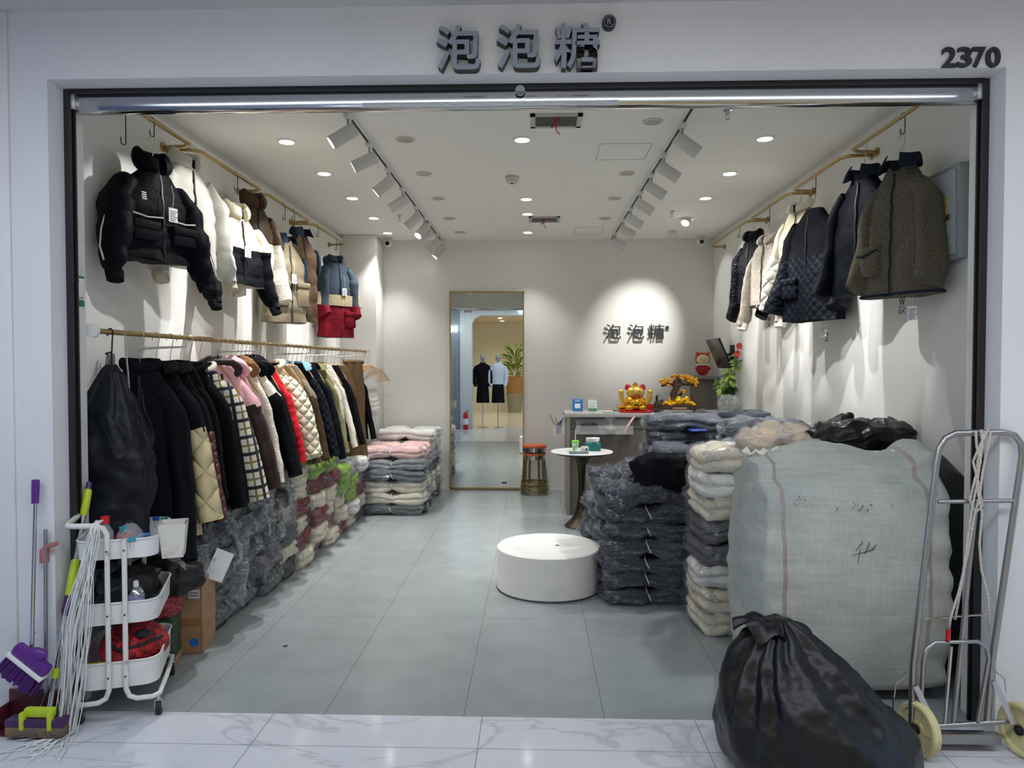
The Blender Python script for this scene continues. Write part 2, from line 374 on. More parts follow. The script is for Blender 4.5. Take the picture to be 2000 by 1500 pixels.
# tilted downlight and gimbal
c = at(1340, 430, Z=ZC-.02)
t = thing('tilted_downlight', 'bright tilted recessed lamp near the back of the ceiling', 'ceiling light', (c.x, c.y, ZC))
MB().lathe([(.065, 0), (.065, -.006), (.05, -.008), (.05, 0)], n=28).build('rim', M_ceil, t)
Mt = Matrix.Translation((0, 0, -.03)) @ Matrix.Rotation(R(-35), 4, 'X') @ Matrix.Rotation(R(25), 4, 'Y')
MB().lathe([(.04, .04), (.045, -.03), (.04, -.032), (.036, -.02), (.036, .04)], n=24, M=Mt).build('lamp_head', M_white, t)
MB().lathe([(0, -.024), (.036, -.024), (.036, -.02), (0, -.02)], n=24, M=Mt).build('diffuser', M_glow, t)
spot('tilted_beam', (c.x, c.y, ZC-.09), (1.22, YB, 1.95), 120, (1, .98, .94), 46, .95, .03)
c = at(1312, 454, Z=ZC-.02)
t = thing('surface_spotlight', 'small white adjustable spotlight on the ceiling near the back wall', 'ceiling light', (c.x, c.y, ZC))
MB().cyl((0, 0, 0), (0, 0, -.012), .045).build('base', M_white, t)
MB().cyl((-.05, 0, -.045), (.05, .01, -.03), .035, .035, 24).build('lamp_head', M_white, t)

def vent(px0, py0, px1, py1, lb):
    a, b = at(px0, py1, Z=ZC), at(px1, py0, Z=ZC); cx, cy = (a.x+b.x)/2, (a.y+b.y)/2; W, D = abs(b.x-a.x)/2, max(.12, min(.2, abs(b.y-a.y)/2))
    t = thing('air_vent', lb, 'air vent', (cx, cy, ZC), 0, 'ceiling air vents')
    mb = MB(); f = .03
    for q in ((-W, W, -D, -D+f), (-W, W, D-f, D), (-W, -W+f, -D, D), (W-f, W, -D, D)): mb.box(q[0], q[1], q[2], q[3], -.012, 0)
    mb.build('frame', M_off if False else mat('vent_frame', (190, 188, 182), .5), t, smooth=False)
    MB().box(-W+f, W-f, -D+f, D-f, -.002, 0).build('backing', mat('vent_dark', (60, 60, 62), .8), t, smooth=False)
    n = 7
    for k in range(n):
        y = -D+f+(k+.5)*(2*D-2*f)/n
        MB().box(-W+f, W-f, -.011, .011, -.0015, .0015, M=Matrix.Translation((0, y, -.009)) @ Matrix.Rotation(R(35), 4, 'X')).build('slat', mat('vent_slat', (160, 158, 154), .5), t, smooth=False)
    mb = MB(); mb.tube([(0, -D+.06, -.01), (-.02, -D+.05, -.05), (-.03, -D+.03, -.075), (.0, -D+.02, -.06), (.01, -D+.02, -.02)], .004, 6)
    mb.tube([(-.005, -D+.03, -.06), (.0, -D+.02, -.10), (.02, -D+.02, -.12)], .003, 6); mb.build('ribbon', mat('red_ribbon', (170, 30, 35), .6), t)
vent(1036, 224, 1138, 244, 'ceiling air vent with a red ribbon near the lintel')
vent(1033, 422, 1094, 433, 'ceiling air vent with a red ribbon near the back wall')
# access panels (thin seams)
for i, (a, b, c_, d) in enumerate(((1163, 1290, 280, 312), (1120, 1195, 444, 457))):
    p, q = at(a, d, Z=ZC), at(b-15, c_, Z=ZC)
    mb = MB(); g = .0035
    for e in ((p.x, q.x, p.y, p.y+g), (p.x, q.x, q.y-g, q.y), (p.x, p.x+g, p.y, q.y), (q.x-g, q.x, p.y, q.y)): mb.box(*e, ZC-.0015, ZC+.001)
    struct('trim_access_panel_%d' % (i+1), mb, mat('seam_grey', (140, 136, 130), .8), smooth=False)
c = at(1000, 345, Z=ZC)
t = thing('smoke_detector', 'round off-white smoke detector in the middle of the ceiling', 'smoke detector', (c.x, c.y, ZC))
MB().lathe([(.056, 0), (.056, -.02), (.045, -.03), (.043, -.045), (.03, -.052), (0, -.052)], n=32).build('body', mat('detector_white', (200, 194, 180), .5), t)
MB().lathe([(.012, -.05), (.012, -.058), (0, -.058)], n=16).build('sensor', M_dark, t)
for px, py, lb, k in ((1312, 412, 'small sprinkler head on the ceiling near the bright tilted lamp', 1), (1421, 215, 'tiny sprinkler head on the ceiling close to the lintel', 1), (780, 420, 'small sprinkler head on the ceiling between the longer lamp track and the downlights', 1)):
    c = at(px, py, Z=ZC); t = thing('sprinkler', lb, 'sprinkler', (c.x, c.y, ZC))
    MB().lathe([(.03, 0), (.03, -.006), (.012, -.01), (.010, -.03), (0, -.03)], n=20).build('escutcheon', M_chrome, t)
    MB().tube([(-.01, 0, -.028), (-.012, 0, -.045), (0, 0, -.052), (.012, 0, -.045), (.01, 0, -.028)], .002, 6).lathe([(0, -.052), (.014, -.052), (.014, -.055), (0, -.055)], n=12).build('deflector', M_chrome, t)
for (px, py), lb, s in (((756, 468), 'white ball security camera in the ceiling corner above the pilaster', 1), ((1371, 470), 'white ball security camera in the ceiling corner above the wall shelf', -1)):
    c = at(px, py, Y=8.35); t = thing('security_camera', lb, 'camera', (c.x, 8.4, ZC))
    MB().lathe([(.05, 0), (.05, -.02), (.03, -.03), (0, -.03)], n=24).build('base', M_white, t)
    MB().ball((0, 0, -.065), .045, n=24).build('housing', M_white, t)
    MB().cyl((0, -.035, -.072), (-.0, -.052, -.076), .026, .024, 20).build('lens', mat('lens_black', (20, 22, 26), .15), t)

# ---------------- lamp tracks ----------------
def track(pa, pb, heads, lab, side, pw, ylong):
    a, b = at(*pa, Z=2.975), at(*pb, Z=2.975); x = (a.x+b.x)/2
    t = thing('lamp_track', 'white ceiling lamp track with a dark slot, %s' % lab, 'lamp track', (x, 0, ZC), 0, 'ceiling lamp tracks')
    y0, y1 = 3.3, b.y+.1
    mb = MB(); mb.box(-.018, .018, y0, y1, -.022, 0); mb.build('rail', M_white, t, smooth=False)
    MB().box(-.008, .008, y0+.01, y1-.01, -.0235, -.021).build('slot', mat('slot_black', (36, 38, 44), .6), t, smooth=False)
    for i, (px, py, dy, til) in enumerate(heads):
        c = at(px, py, X=x+side*.06); y = c.y
        h = thing('track_spotlight', 'white track spotlight, %s from the front on the track %s' % (ORD[i], lab), 'spotlight', (x, y, ZC-.022), 0, 'track spotlights %s' % lab)
        MB().box(-.017, .017, -.05, .03, -.025, 0, .004).build('adapter', M_white, h)
        MB().cyl((0, 0, -.02), (0, 0, -.085), .007, n=12).build('stem', M_steel, h)
        d = Vector((side*math.cos(til), dy, -math.sin(til))).normalized(); o0 = Vector((0, 0, -.105))-d*.05; o1 = o0+d*.17
        Mx = Matrix.Translation(o0) @ d.to_track_quat('Z', 'Y').to_matrix().to_4x4()
        MB().lathe([(0, 0), (.036, 0), (.041, .004), (.041, .152), (.0425, .156), (.0425, .17), (.037, .17), (.034, .13), (0, .13)], n=32, M=Mx).build('lamp_head', mat('matt_white_metal', (205, 205, 203), .5), h)
        MB().lathe([(0, .133), (.032, .133), (.032, .136), (0, .136)], n=20, M=Mx).build('lens', M_glow, h)
        if pw: spot('track_beam', Vector((x, y, ZC-.022))+o1+d*.005, Vector((x, y, ZC))+o1+d, pw[i] if isinstance(pw, list) else pw, NEUT, 52, .35, .012)
track((683, 225), (867, 480), [(660, 240, -.25, .62), (704, 290, -.15, .48), (742, 328, -.1, .72), (772, 368, 0, .55), (800, 390, 0, .75), (817, 405, -.6, 1.0), (826, 432, 0, .6), (842, 456, 0, .7), (852, 470, -.2, .9)],
      'over the coats', -1, [30, 28, 21, 17, 17, 17, 16, 10, 8], 0)
track((1345, 222), (1197, 465), [(1352, 245, 0, .62), (1314, 310, 0, .6), (1288, 356, 0, .58), (1265, 386, 0, .56), (1245, 414, 0, .56), (1230, 440, 0, .48), (1213, 461, 0, .52)],
      'over the sack', 1, [40, 40, 40, 38, 32, 22, 12], 0)
# ---------------- clothes rails ----------------
RXL, RZL = -2.04, 2.81
RXR, RZR = 1.955, 2.825
def rail(name, lb, grp, x, z, y0, y1, wx, gap0=True, r=.0115):
    t = thing(name, lb, 'clothes rail', (x, y0, z), 0, grp)
    s = 1 if wx < x else -1; L_ = y1-y0; d = wx-x
    MB().tube([(d, .0, -.0), (d*.25, 0.01, 0), (0, .06, 0), (0, L_-.06, 0), (d*.25, L_-.01, 0), (d, L_, 0)], r, 12).build('bar', M_gold, t)
    for y in (0, L_):
        MB().cyl((d-(-s)*.0, y, 0), (d+s*.014, y, 0), .028, .026, 20).build('wall_flange', M_gold, t)
    return t
zl = lambda px: RXL*FPX/(px-1043)     # distance along the wall seen at that column
ys = [(3.3, 4.27), (4.32, 5.36), (5.44, 6.52), (6.6, 7.75)]
for i, (a, b) in enumerate(ys): rail('upper_rail', 'gold wall-mounted upper rail over the long coat rail, %s from the shop front' % ORD[i], 'upper rails over the coat rail', RXL, RZL, a, b, XL)
ysr = [(3.3, 4.55), (4.62, 5.55), (5.62, 6.6), (6.66, 8.1)]
for i, (a, b) in enumerate(ysr): rail('upper_rail', 'gold wall-mounted upper rail over the sack pile, %s from the shop front' % ORD[i], 'upper rails over the sack pile', RXR, RZR, a, b, XR)
CX, CZ = -1.90, 1.657
segs = [(3.17, 4.0), (4.0, 5.0), (5.0, 6.1), (6.1, 7.0), (7.0, 7.95)]
t = thing('coat_rail', 'long gold coat rail of overlapping tubes holding the row of coats', 'clothes rail', (CX, 3.17, CZ))
for i, (a, b) in enumerate(segs):
    MB().cyl((-.085+.105*(a-3.17)/4.79, a-3.17, 0), (-.085+.105*(b-3.17)/4.79, b-3.17+.02, 0), .0125+.0022*(i % 2), n=16).build('rail_tube', M_gold, t)
MB().cyl((-.085, -.012, 0), (-.085, .006, 0), .032, n=24).build('end_flange', M_white, t)
for y in (4.0, 5.0, 6.1, 7.0, 7.95):
    MB().tube([(-.085+.105*(y-3.17)/4.79, y-3.17, -.012), (-.085+.105*(y-3.17)/4.79, y-3.17, -.05), (XL-CX, y-3.17, -.06)], .008, 8).build('wall_bracket', M_white, t)
    MB().cyl((XL-CX, y-3.17, -.06), (XL-CX+.006, y-3.17, -.06), .025).build('bracket_flange', M_white, t)

# ---------------- garments ----------------
def fab(name, c, bump=(30, .25), rough=.85, sheen=.0, var=None): return mat(name, c, rough, bump=bump, sheen=sheen, var=var, spec=.25 if sum(c) > 120 else .10)
F_blackp = fab('black_puffer_nylon', (11, 13, 19), (14, .35), .62)
F_black = fab('black_wool', (20, 21, 25), (60, .4), .95)
F_navyb = fab('blue_black_nylon', (12, 15, 25), (12, .3), .6)
F_white = fab('cream_white_nylon', (208, 205, 194), (14, .3), .6)
F_cream = fab('cream_nylon', (190, 181, 157), (16, .3), .6)
F_offw = fab('off_white_wool', (232, 226, 212), (90, .6))
F_brown = fab('brown_nylon', (66, 48, 31), (16, .3), .6)
F_dkbrown = fab('dark_brown_nylon', (52, 38, 36), (14, .3), .45)
F_khaki = fab('khaki_nylon', (120, 110, 89), (16, .3), .6)
F_navyc = fab('navy_corduroy', (30, 42, 56), (80, .4))
F_denim = fab('grey_denim', (58, 70, 82), (60, .3))
F_ltdenim = fab('light_denim', (120, 160, 185), (60, .3))
F_sand = fab('sand_fabric', (176, 162, 132), (40, .3))
F_red = fab('red_fabric', (122, 14, 34), (30, .3))
F_redp = fab('bright_red_nylon', (205, 25, 40), (14, .4), .45)
F_olive = fab('olive_sherpa', (104, 94, 66), (140, 1.0), .95, .3, ((70, 64, 46), 120, .4, .6))
F_beigesh = fab('beige_sherpa', (204, 194, 178), (140, 1.0), .95, .2, ((176, 165, 150), 110, .4, .6))
F_blacksh = fab('black_sherpa', (22, 22, 26), (130, 1.2), .95)
F_shear = fab('black_shearling', (20, 21, 26), (50, .9), .28)
F_pink = fab('pink_nylon', (232, 176, 188), (16, .3), .55)
F_gold = fab('pale_gold_nylon', (205, 190, 150), (14, .35), .42)
F_maroon = fab('maroon_nylon', (96, 52, 56), (26, .4), .45)
F_fur = fab('brown_fur', (150, 112, 70), (90, 1.0), .9)
F_brownplain = fab('bronze_brown_cloth', (104, 82, 56), (30, .3), .6)
F_oliveg = fab('olive_green_cloth', (120, 118, 80), (40, .3))
F_zip = mat('dark_zip', (30, 30, 34), .4, .4)
F_lining = fab('dark_lining', (28, 28, 34), (20, .2))

def quilt(name, c, k, rough=.55, strength=.8, line=None):
    m = mat(name, c, rough, spec=.3 if sum(c) > 150 else .12); nt = m.node_tree; N = nt.nodes; L = nt.links; b = N['Principled BSDF']
    tc = N.new('ShaderNodeTexCoord'); sp = N.new('ShaderNodeSeparateXYZ'); L.new(tc.outputs['Object'], sp.inputs[0])
    def mth(op, a, b_=None):
        n = N.new('ShaderNodeMath'); n.operation = op
        for i, v in enumerate((a, b_)):
            if v is None: continue
            if isinstance(v, (int, float)): n.inputs[i].default_value = v
            else: L.new(v, n.inputs[i])
        return n.outputs[0]
    x, z = sp.outputs[0], sp.outputs[2]
    A = mth('ABSOLUTE', mth('SINE', mth('MULTIPLY', mth('ADD', x, z), k))); B = mth('ABSOLUTE', mth('SINE', mth('MULTIPLY', mth('SUBTRACT', x, z), k)))
    h = mth('POWER', mth('MULTIPLY', A, B), .4)
    bp = N.new('ShaderNodeBump'); bp.inputs['Strength'].default_value = strength; bp.inputs['Distance'].default_value = .03
    L.new(h, bp.inputs['Height']); L.new(bp.outputs[0], b.inputs['Normal'])
    return m
Q_navy = quilt('navy_quilted_nylon', (15, 19, 28), 48, .6, .3)
Q_cream = quilt('cream_quilted_nylon', (232, 224, 196), 38, .5)
Q_maroon = quilt('maroon_quilted_nylon', (98, 54, 58), 45, .4)
Q_black = quilt('black_quilted_nylon', (20, 24, 30), 48, .5, .35)
Q_gold = quilt('pale_gold_quilted_nylon', (212, 196, 152), 20, .4)
Q_white = quilt('white_quilted_nylon', (228, 222, 205), 30, .55)
def plaid():
    m = mat('cream_plaid_fleece', (226, 218, 200), .95, bump=(120, .9)); nt = m.node_tree; N = nt.nodes; L = nt.links; b = N['Principled BSDF']
    tc = N.new('ShaderNodeTexCoord'); mp = N.new('ShaderNodeMapping'); mp.inputs['Rotation'].default_value = (0, .12, 0)
    L.new(tc.outputs['Object'], mp.inputs[0]); sp = N.new('ShaderNodeSeparateXYZ'); L.new(mp.outputs[0], sp.inputs[0])
    cur = None
    for (o, per, off, wd, c) in ((0, .092, .0, .006, (150, 136, 84)), (2, .10, .0, .006, (150, 136, 84)), (0, .092, .046, .010, (44, 48, 60)), (2, .10, .05, .010, (44, 48, 60))):
        a = N.new('ShaderNodeMath'); a.operation = 'SUBTRACT'; a.inputs[1].default_value = off; L.new(sp.outputs[o], a.inputs[0])
        p = N.new('ShaderNodeMath'); p.operation = 'PINGPONG'; p.inputs[1].default_value = per/2; L.new(a.outputs[0], p.inputs[0])
        l = N.new('ShaderNodeMath'); l.operation = 'LESS_THAN'; l.inputs[1].default_value = wd; L.new(p.outputs[0], l.inputs[0])
        q = N.new('ShaderNodeMix'); q.data_type = 'RGBA'; q.inputs[7].default_value = lin(c); L.new(l.outputs[0], q.inputs[0])
        if cur is None: q.inputs[6].default_value = lin((244, 238, 222))
        else: L.new(cur, q.inputs[6])
        cur = q.outputs[2]
    L.new(cur, b.inputs['Base Color']); return m
F_plaid = plaid()

def sgp(v, p): return math.copysign(abs(v)**p, v)
def torso_dim(t, W, H, D, wh, drop):
    """half width, half depth, height at t (0 hem, 1 neck)"""
    if t < .76:
        s = t/.76; z = -H+(H-drop-.04)*s
        w_ = wh/2+(W/2-wh/2)*s**1.2; d = D/2*(1-.12*s)
    else:
        s = (t-.76)/.24; w_ = .066+(W/2-.066)*(1-s)**.85; z = -(drop+.04)*(1-s)**.9
        d = D/2*(.88-.30*s)
    return w_, d, z
def garment(name, label, cat, loc, rz, W=.44, H=.65, D=.15, wh=None, mats=(None, None), split=None, sleeve=None, sleeve_mats=None, sl=(.6, .075, .05, 10), cuff=None,
            puff=0, ps=.12, collar=None, zipm=True, pockets=(), pm=None, hood=None, group=None, seed=0, drop=.14, wob=.012, nu=48, nv=44, hem=None, tagm=None, sides=(1, -1), narrow=False, seg='body'):
    wh = wh or W*.98
    t = thing(name, label, cat, loc, rz, group)
    mb = MB(); sd = seed*1.37+.3
    def P(u, v):
        w_, d, z = torso_dim(v, W, H, D, wh, drop)
        a = 2*math.pi*u; c_, s_ = math.cos(a), math.sin(a)
        k = 1
        if puff and v < .86: k = 1+puff*(abs(math.sin(math.pi*z/ps))**.6-.5)
        x = w_*sgp(c_, .8)*(1+.3*(k-1)); y = d*sgp(s_, .75)*k
        y += .010*math.sin(x*22+sd*3)*(1-v)*.9
        if s_ < 0 and abs(x) < .018: y *= .93
        return Vector((x, y, z))
    mf = (lambda u, v: 1 if (-H+(H)*v*1.0) < split else 0) if split is not None else None
    mb.grid(P, nu, nv, True, True, True, (lambda u, v: 1 if torso_dim(v, W, H, D, wh, drop)[2] < split else 0) if split is not None else None)
    mb.wob(wob, 7, sd); mb.wob(wob*.35, 24, sd+5)
    mb.build('body', [m for m in mats if m], t, ang=1.2)
    if sl:
        Ls, r0, r1, spl = sl
        for s in sides:
            n = 30; pts = []; rr = []
            a = R(spl if s > 0 or not narrow else 1)
            for i in range(n+1):
                q = i/n
                if q < .12: p = Vector((W/2-.085+.065*(q/.12), 0, -drop*.72-(drop*.28+.05)*(q/.12)**1.3))
                else:
                    e = (q-.12)/.88*Ls; bend = .12*(q-.12)**2
                    p = Vector((W/2-.015+math.sin(a)*e-bend*.25, -.10*(q-.12)**2, -drop-.05-math.cos(a)*e))
                pts.append(Vector((s*p.x, p.y+.012*math.sin(6*q+sd), p.z)))
                r = r0*(.72+.28*min(1, q/.2))+(r1-r0)*max(0, q-.45)/.55
                if puff and .1 < q < .9: r *= 1+puff*1.1*(abs(math.sin(math.pi*(q*Ls)/ps))**.6-.5)
                if q > .93: r *= .78 if cuff else .98
                rr.append(r)
            mb = MB(); mb.tube(pts, rr, 20, flat=.72 if r0 > .07 else .6)
            sm = sleeve_mats or mats
            if split is not None and len([m for m in sm if m]) > 1:
                for f in mb.bm.faces:
                    if f.calc_center_median().z < split: f.material_index = 1
            mb.wob(wob*.9, 8, sd+s); mb.wob(wob*.4, 25, sd+9+s)
            o = mb.build('sleeve', [m for m in sm if m], t, ang=1.2)
            if cuff:
                mb = MB(); p, q_ = pts[-2], pts[-1]+(pts[-1]-pts[-3]).normalized()*.035
                mb.tube([p, q_], [r1*.8, r1*.72], 18, flat=.75); mb.build('cuff', cuff, o)
    if collar:
        kind, cm, h = collar[:3]; op = collar[3] if len(collar) > 3 else .35
        mb = MB()
        th = {'stand': .017, 'puff': .028, 'shirt': .006, 'lapel': .007}[kind]
        def CP(u, v):
            a = -math.pi/2+op+(2*math.pi-2*op)*v
            fr = max(0, -math.sin(a))
            hh = h*(1-.25*fr) if kind != 'shirt' and kind != 'lapel' else h*(.7+.55*fr**2)
            rx, ry = (.082, .062)
            b = 2*math.pi*u; lean = .03 if kind in ('stand', 'puff') else -.035
            zz = hh/2*(1+math.sin(b)); off = th*math.cos(b)
            k = zz/h
            if kind in ('stand', 'puff'): fx = 1+off/rx-lean*k
            else: fx = 1+off/rx+.45*(1-k)*(.6+fr)
            bs = -.01-.035*fr*(1 if kind in ('shirt', 'lapel') else .9)
            return Vector((rx*fx*math.cos(a), ry*fx*math.sin(a)-.01*(kind in ('shirt', 'lapel'))*fr, bs+zz-(0 if kind in ('stand', 'puff') else .0)))
        mb.grid(CP, 14, 34, True, True, True); mb.wob(.006, 14, sd); mb.build('collar', cm, t, ang=1.3)
        mb = MB(); mb.lathe([(.0, -.03), (.066, -.03), (.068, .02)], n=24, sy=.75); mb.build('neck_lining', F_lining, t, recalc=False)
    if hood:
        hm, hs = hood
        mb = MB()
        def HP(u, v):
            a = math.pi*u*1.0; b = math.pi*v
            return Vector((.115*hs*math.cos(a)*math.sin(b)**.7, .03+.085*hs*math.sin(a)*math.sin(b)+.02, .055-.10*hs*math.cos(b)*.9))
        mb.ball((0, .06, -.02), .115*hs, .07*hs, .095*hs, 28); mb.wob(.022, 9, sd+2); mb.wob(.008, 26, sd)
        mb.build('hood', hm, t, ang=1.3)
        if not collar:
          mb = MB(); pts = [(.105*hs*math.cos(a), -.035-.02*math.sin(a), -.03+.055*hs*math.sin(a)) for a in [math.pi*(-.25+1.5*k/24) for k in range(25)]]
          mb.tube(pts, .022*hs, 10); mb.wob(.006, 20, sd); mb.build('hood_rim', hm, t, ang=1.3)
    if zipm:
        pts = [Vector((.003*math.sin(z_*30), -torso_dim(v, W, H, D, wh, drop)[1]*.99-.003, torso_dim(v, W, H, D, wh, drop)[2])) for v, z_ in [(k/20, k/20) for k in range(20)]]
        mb = MB(); mb.tube(pts, .007, 6, flat=.5); mb.build('zip', zipm if zipm is not True else F_zip, t)
    for (x, z, w_, h, yy) in pockets:
        mb = MB(); mb.box(x-w_/2, x+w_/2, -D/2*1.08-.012, -D/2*.7, z-h/2, z+h/2, .014); mb.wob(.004, 20, sd)
        pk = mb.build('pocket', pm or mats[0], t)
        mb = MB(); mb.box(x-w_/2-.005, x+w_/2+.005, -D/2*1.08-.02, -D/2*.7, z+h/2-.04, z+h/2+.005, .008); mb.wob(.004, 20, sd+1)
        mb.build('pocket_flap', yy or pm or mats[0], pk)
    if hem:
        mb = MB(); mb.tube([P(k/36, .012) for k in range(36)], .008, 8, True); mb.build('hem', hem, t)
    if tagm:
        x, z, y = tagm
        tg = MB().box(x-.028, x+.028, y-.002, y, z-.075, z, .001).build('price_tag', mat('tag_card', (225, 226, 228), .4), t, smooth=False)
        mb = MB()
        for k in range(6): mb.box(x-.02, x+.01+.008*(k % 3), y-.0032, y-.002, z-.068+.01*k, z-.064+.01*k)
        mb.build('tag_print', mat('tag_ink', (110, 112, 118), .6), tg, smooth=False)
        MB().tube([(x, y+.004, z), (x+.004, y-.002, z+.06), (x, y+.01, z+.12)], .0014, 5).build('tag_string', mat('tag_cord', (205, 205, 205), .5), tg)
    return t

def hanger(label, loc, rz, hh=.10, W=.34, group=None, wood=True, nm='coat_hanger', thick=1, wm=None):
    t = thing(nm, label, 'hanger', loc, rz, group)
    mb = MB(); r = .017
    pts = [(-r*math.cos(a)*1, 0, r*math.sin(a)-r) for a in [math.pi*k/10-.5 for k in range(0, 12)]]
    pts = [(-r, 0, -r-.02)]+[(-r*math.cos(a), 0, r*math.sin(a)-r) for a in [math.pi*k/10 for k in range(11)]]+[(r*.9, 0, -r-.02), (r*.2, 0, -hh*.6), (0, 0, -hh*.7), (0, 0, -hh-.01)]
    pts = [(x, y, z+.013) for x, y, z in pts]
    Mz = Matrix.Rotation(R(90), 4, 'Z') if False else Matrix.Identity(4)
    mb.tube(pts, .0021, 6); mb.build('hook', M_chrome, t)
    mb = MB(); k = 13
    P = [(W/2*(2*i/(k-1)-1), .02*abs(2*i/(k-1)-1)**2, -hh+.014-.185*abs(2*i/(k-1)-1)**1.5) for i in range(k)]
    mb.tube(P, [(.016+.004*math.cos(math.pi*(2*i/(k-1)-1)))*thick if wood else .006 for i in range(k)], 10, flat=.45 if wood else 1)
    mb.build('shoulder_bar', (wm or M_wood) if wood else M_blackmetal, t); return t
def shook(label, x, y, z, L_=.09, group='S hooks on the upper rails', m=None, rz=0):
    r = .014; mb = MB()
    pts = [(-r*math.cos(a), 0, r*math.sin(a)) for a in [math.pi*k/8 for k in range(9)]]
    bt = [(r+ (-r+r*math.cos(a))*1-r*0, 0, -L_-r*math.sin(a)) for a in [math.pi*k/8 for k in range(9)]]
    pts = [(-r, 0, -.015)]+pts+[(r, 0, -L_*.5)]+bt+[(-r, 0, -L_+.02)]
    mb.tube([(x_, y_, z_+.001) for x_, y_, z_ in pts], .0026, 7)
    o = mb.build('s_hook', M_blackmetal, loc=(x, y, z), rz=rz); tag(o, label, 'hook', group); return o

TH = R(68)
def hangL(px, n):   # spot on the left upper rail
    return zl(px)
# --- upper garments over the coat rail ---
def onrail(side, y, drop, lbh, hook=None, hh=.11, low=.07):
    hh += low
    x, z = (RXL, RZL) if side < 0 else (RXR, RZR)
    th = TH if side < 0 else -TH
    if hook: shook(hook, x, y, z, drop-.0, rz=th+R(90) if 0 else th); z2 = z-drop-.012
    else: z2 = z
    hanger(lbh, (x, y, z2), th, hh, group=None)
    return (x, y, z2-hh+.012), th
lm = 'over the coat rail'
p, th = onrail(-1, 3.80, .075, 'thin wire hook hanger holding the black cropped puffer', 'S hook holding up the black cropped puffer jacket')
garment('puffer_jacket', 'black cropped puffer jacket with white piping and paper tag, high over the coat rail', 'jacket', p, th, W=.45, H=.50, D=.17, wh=.45, mats=(F_blackp,), sl=(.42, .095, .06, 13), cuff=F_black,
        puff=.16, ps=.15, collar=('puff', F_blackp, .11, .25), pockets=((-.12, -.36, .15, .10, F_blackp), (.12, -.36, .15, .10, F_blackp)), seed=1, tagm=(.02, -.22, -.125), wob=.016)
def pipe(parent_name, pts, par, m): MB().tube(pts, .004, 6).build(parent_name, m, par)
j = bpy.context.scene.objects.get('puffer_jacket')
pipe('white_piping', [(.20, -.088, -.275), (.12, -.108, -.29), (.02, -.112, -.285)], j, F_white)
pipe('white_piping', [(-.20, -.088, -.275), (-.12, -.108, -.29), (-.03, -.112, -.28)], j, F_white)
for s in (-1, 1): pipe('white_piping', [(s*.295, -.03, -.28), (s*.335, -.045, -.38), (s*.355, -.06, -.47), (s*.35, -.08, -.54)], j, F_white)
_b = MB()
for k_ in range(4): _b.box(-.155, -.128, -.090, -.086, -.215+.011*k_, -.209+.011*k_, M=Matrix.Rotation(R(-6), 4, 'X'))
_b.build('chest_badge', mat('badge_white', (190, 192, 198), .5), j, smooth=False)
p, th = onrail(-1, 4.18, 0, 'hook hanger holding the cream hooded puffer', None, .07)
garment('puffer_jacket', 'cream white hooded puffer jacket hung high behind the black cropped one', 'jacket', p, th, W=.42, H=.60, D=.15, mats=(F_white,), sl=(.50, .085, .062, 9), cuff=F_cream, puff=.16, ps=.17,
        collar=('puff', F_white, .09, .3), hood=(F_white, 1.0), seed=2, wob=.016)
p, th = onrail(-1, 4.88, .10, 'hook hanger holding the cream and black puffer', 'S hook holding up the cream and black puffer jacket')
garment('puffer_jacket', 'short puffer jacket, cream above and black below, hung high beside a brown one', 'jacket', p, th, W=.44, H=.48, D=.16, wh=.44, mats=(F_cream, F_blackp), split=-.24, sl=(.45, .08, .055, 12), cuff=F_black,
        sleeve_mats=(F_cream, F_blackp), puff=.12, ps=.14, collar=('puff', F_cream, .11, .25), seed=3, tagm=(.0, -.22, -.10))
p, th = onrail(-1, 5.18, 0, 'hook hanger holding the brown and white puffer', None, .08)
garment('puffer_jacket', 'puffer jacket, brown above and white below, hung high behind the cream and black one', 'jacket', p, th, W=.40, H=.56, D=.14, mats=(F_brown, F_offw), split=-.28, sl=(.50, .075, .055, 8),
        puff=.12, ps=.15, collar=('puff', F_brown, .11, .25), seed=4)
p, th = onrail(-1, 5.82, .11, 'wooden hanger holding the khaki vest', 'S hook holding up the khaki vest')
garment('quilted_vest', 'khaki puffer vest with navy collar and big flap pockets, hung high', 'vest', p, th, W=.42, H=.67, D=.16, wh=.48, mats=(F_khaki,), sl=None, puff=.12, ps=.15, collar=('shirt', F_navyc, .085, .5),
        pockets=((-.12, -.44, .15, .20, None), (.12, -.44, .15, .20, None)), seed=5, zipm=F_navyc, tagm=(.0, -.28, -.10))
v = [o for o in bpy.data.objects if o.name.startswith('quilted_vest')][-1]
for s in (-1, 1): MB().tube([(s*(.42/2-.012+.012*math.sin(a_)), -.052*math.cos(a_)-.005, -.255+.125*math.sin(a_)) for a_ in [k*math.pi/12 for k in range(24)]], .017, 8, True).build('armhole_binding', F_navyc, v)
p, th = onrail(-1, 6.22, 0, 'wooden hanger holding the brown vest', None, .10)
garment('quilted_vest', 'dark brown puffer vest with navy collar hung high behind the khaki vest', 'vest', p, th, W=.40, H=.76, D=.13, mats=(F_brown,), sl=None, puff=.12, ps=.15, collar=('shirt', F_navyc, .085, .5), seed=6)
v = [o for o in bpy.data.objects if o.name.startswith('quilted_vest')][-1]
for s in (-1, 1): MB().tube([(s*(.40/2-.012+.012*math.sin(a_)), -.052*math.cos(a_)-.005, -.255+.125*math.sin(a_)) for a_ in [k*math.pi/12 for k in range(24)]], .017, 8, True).build('armhole_binding', F_navyc, v)
p, th = onrail(-1, 7.35, .11, 'wooden hanger holding the denim, sand and red jacket', 'S hook holding up the denim, sand and red jacket', low=0)
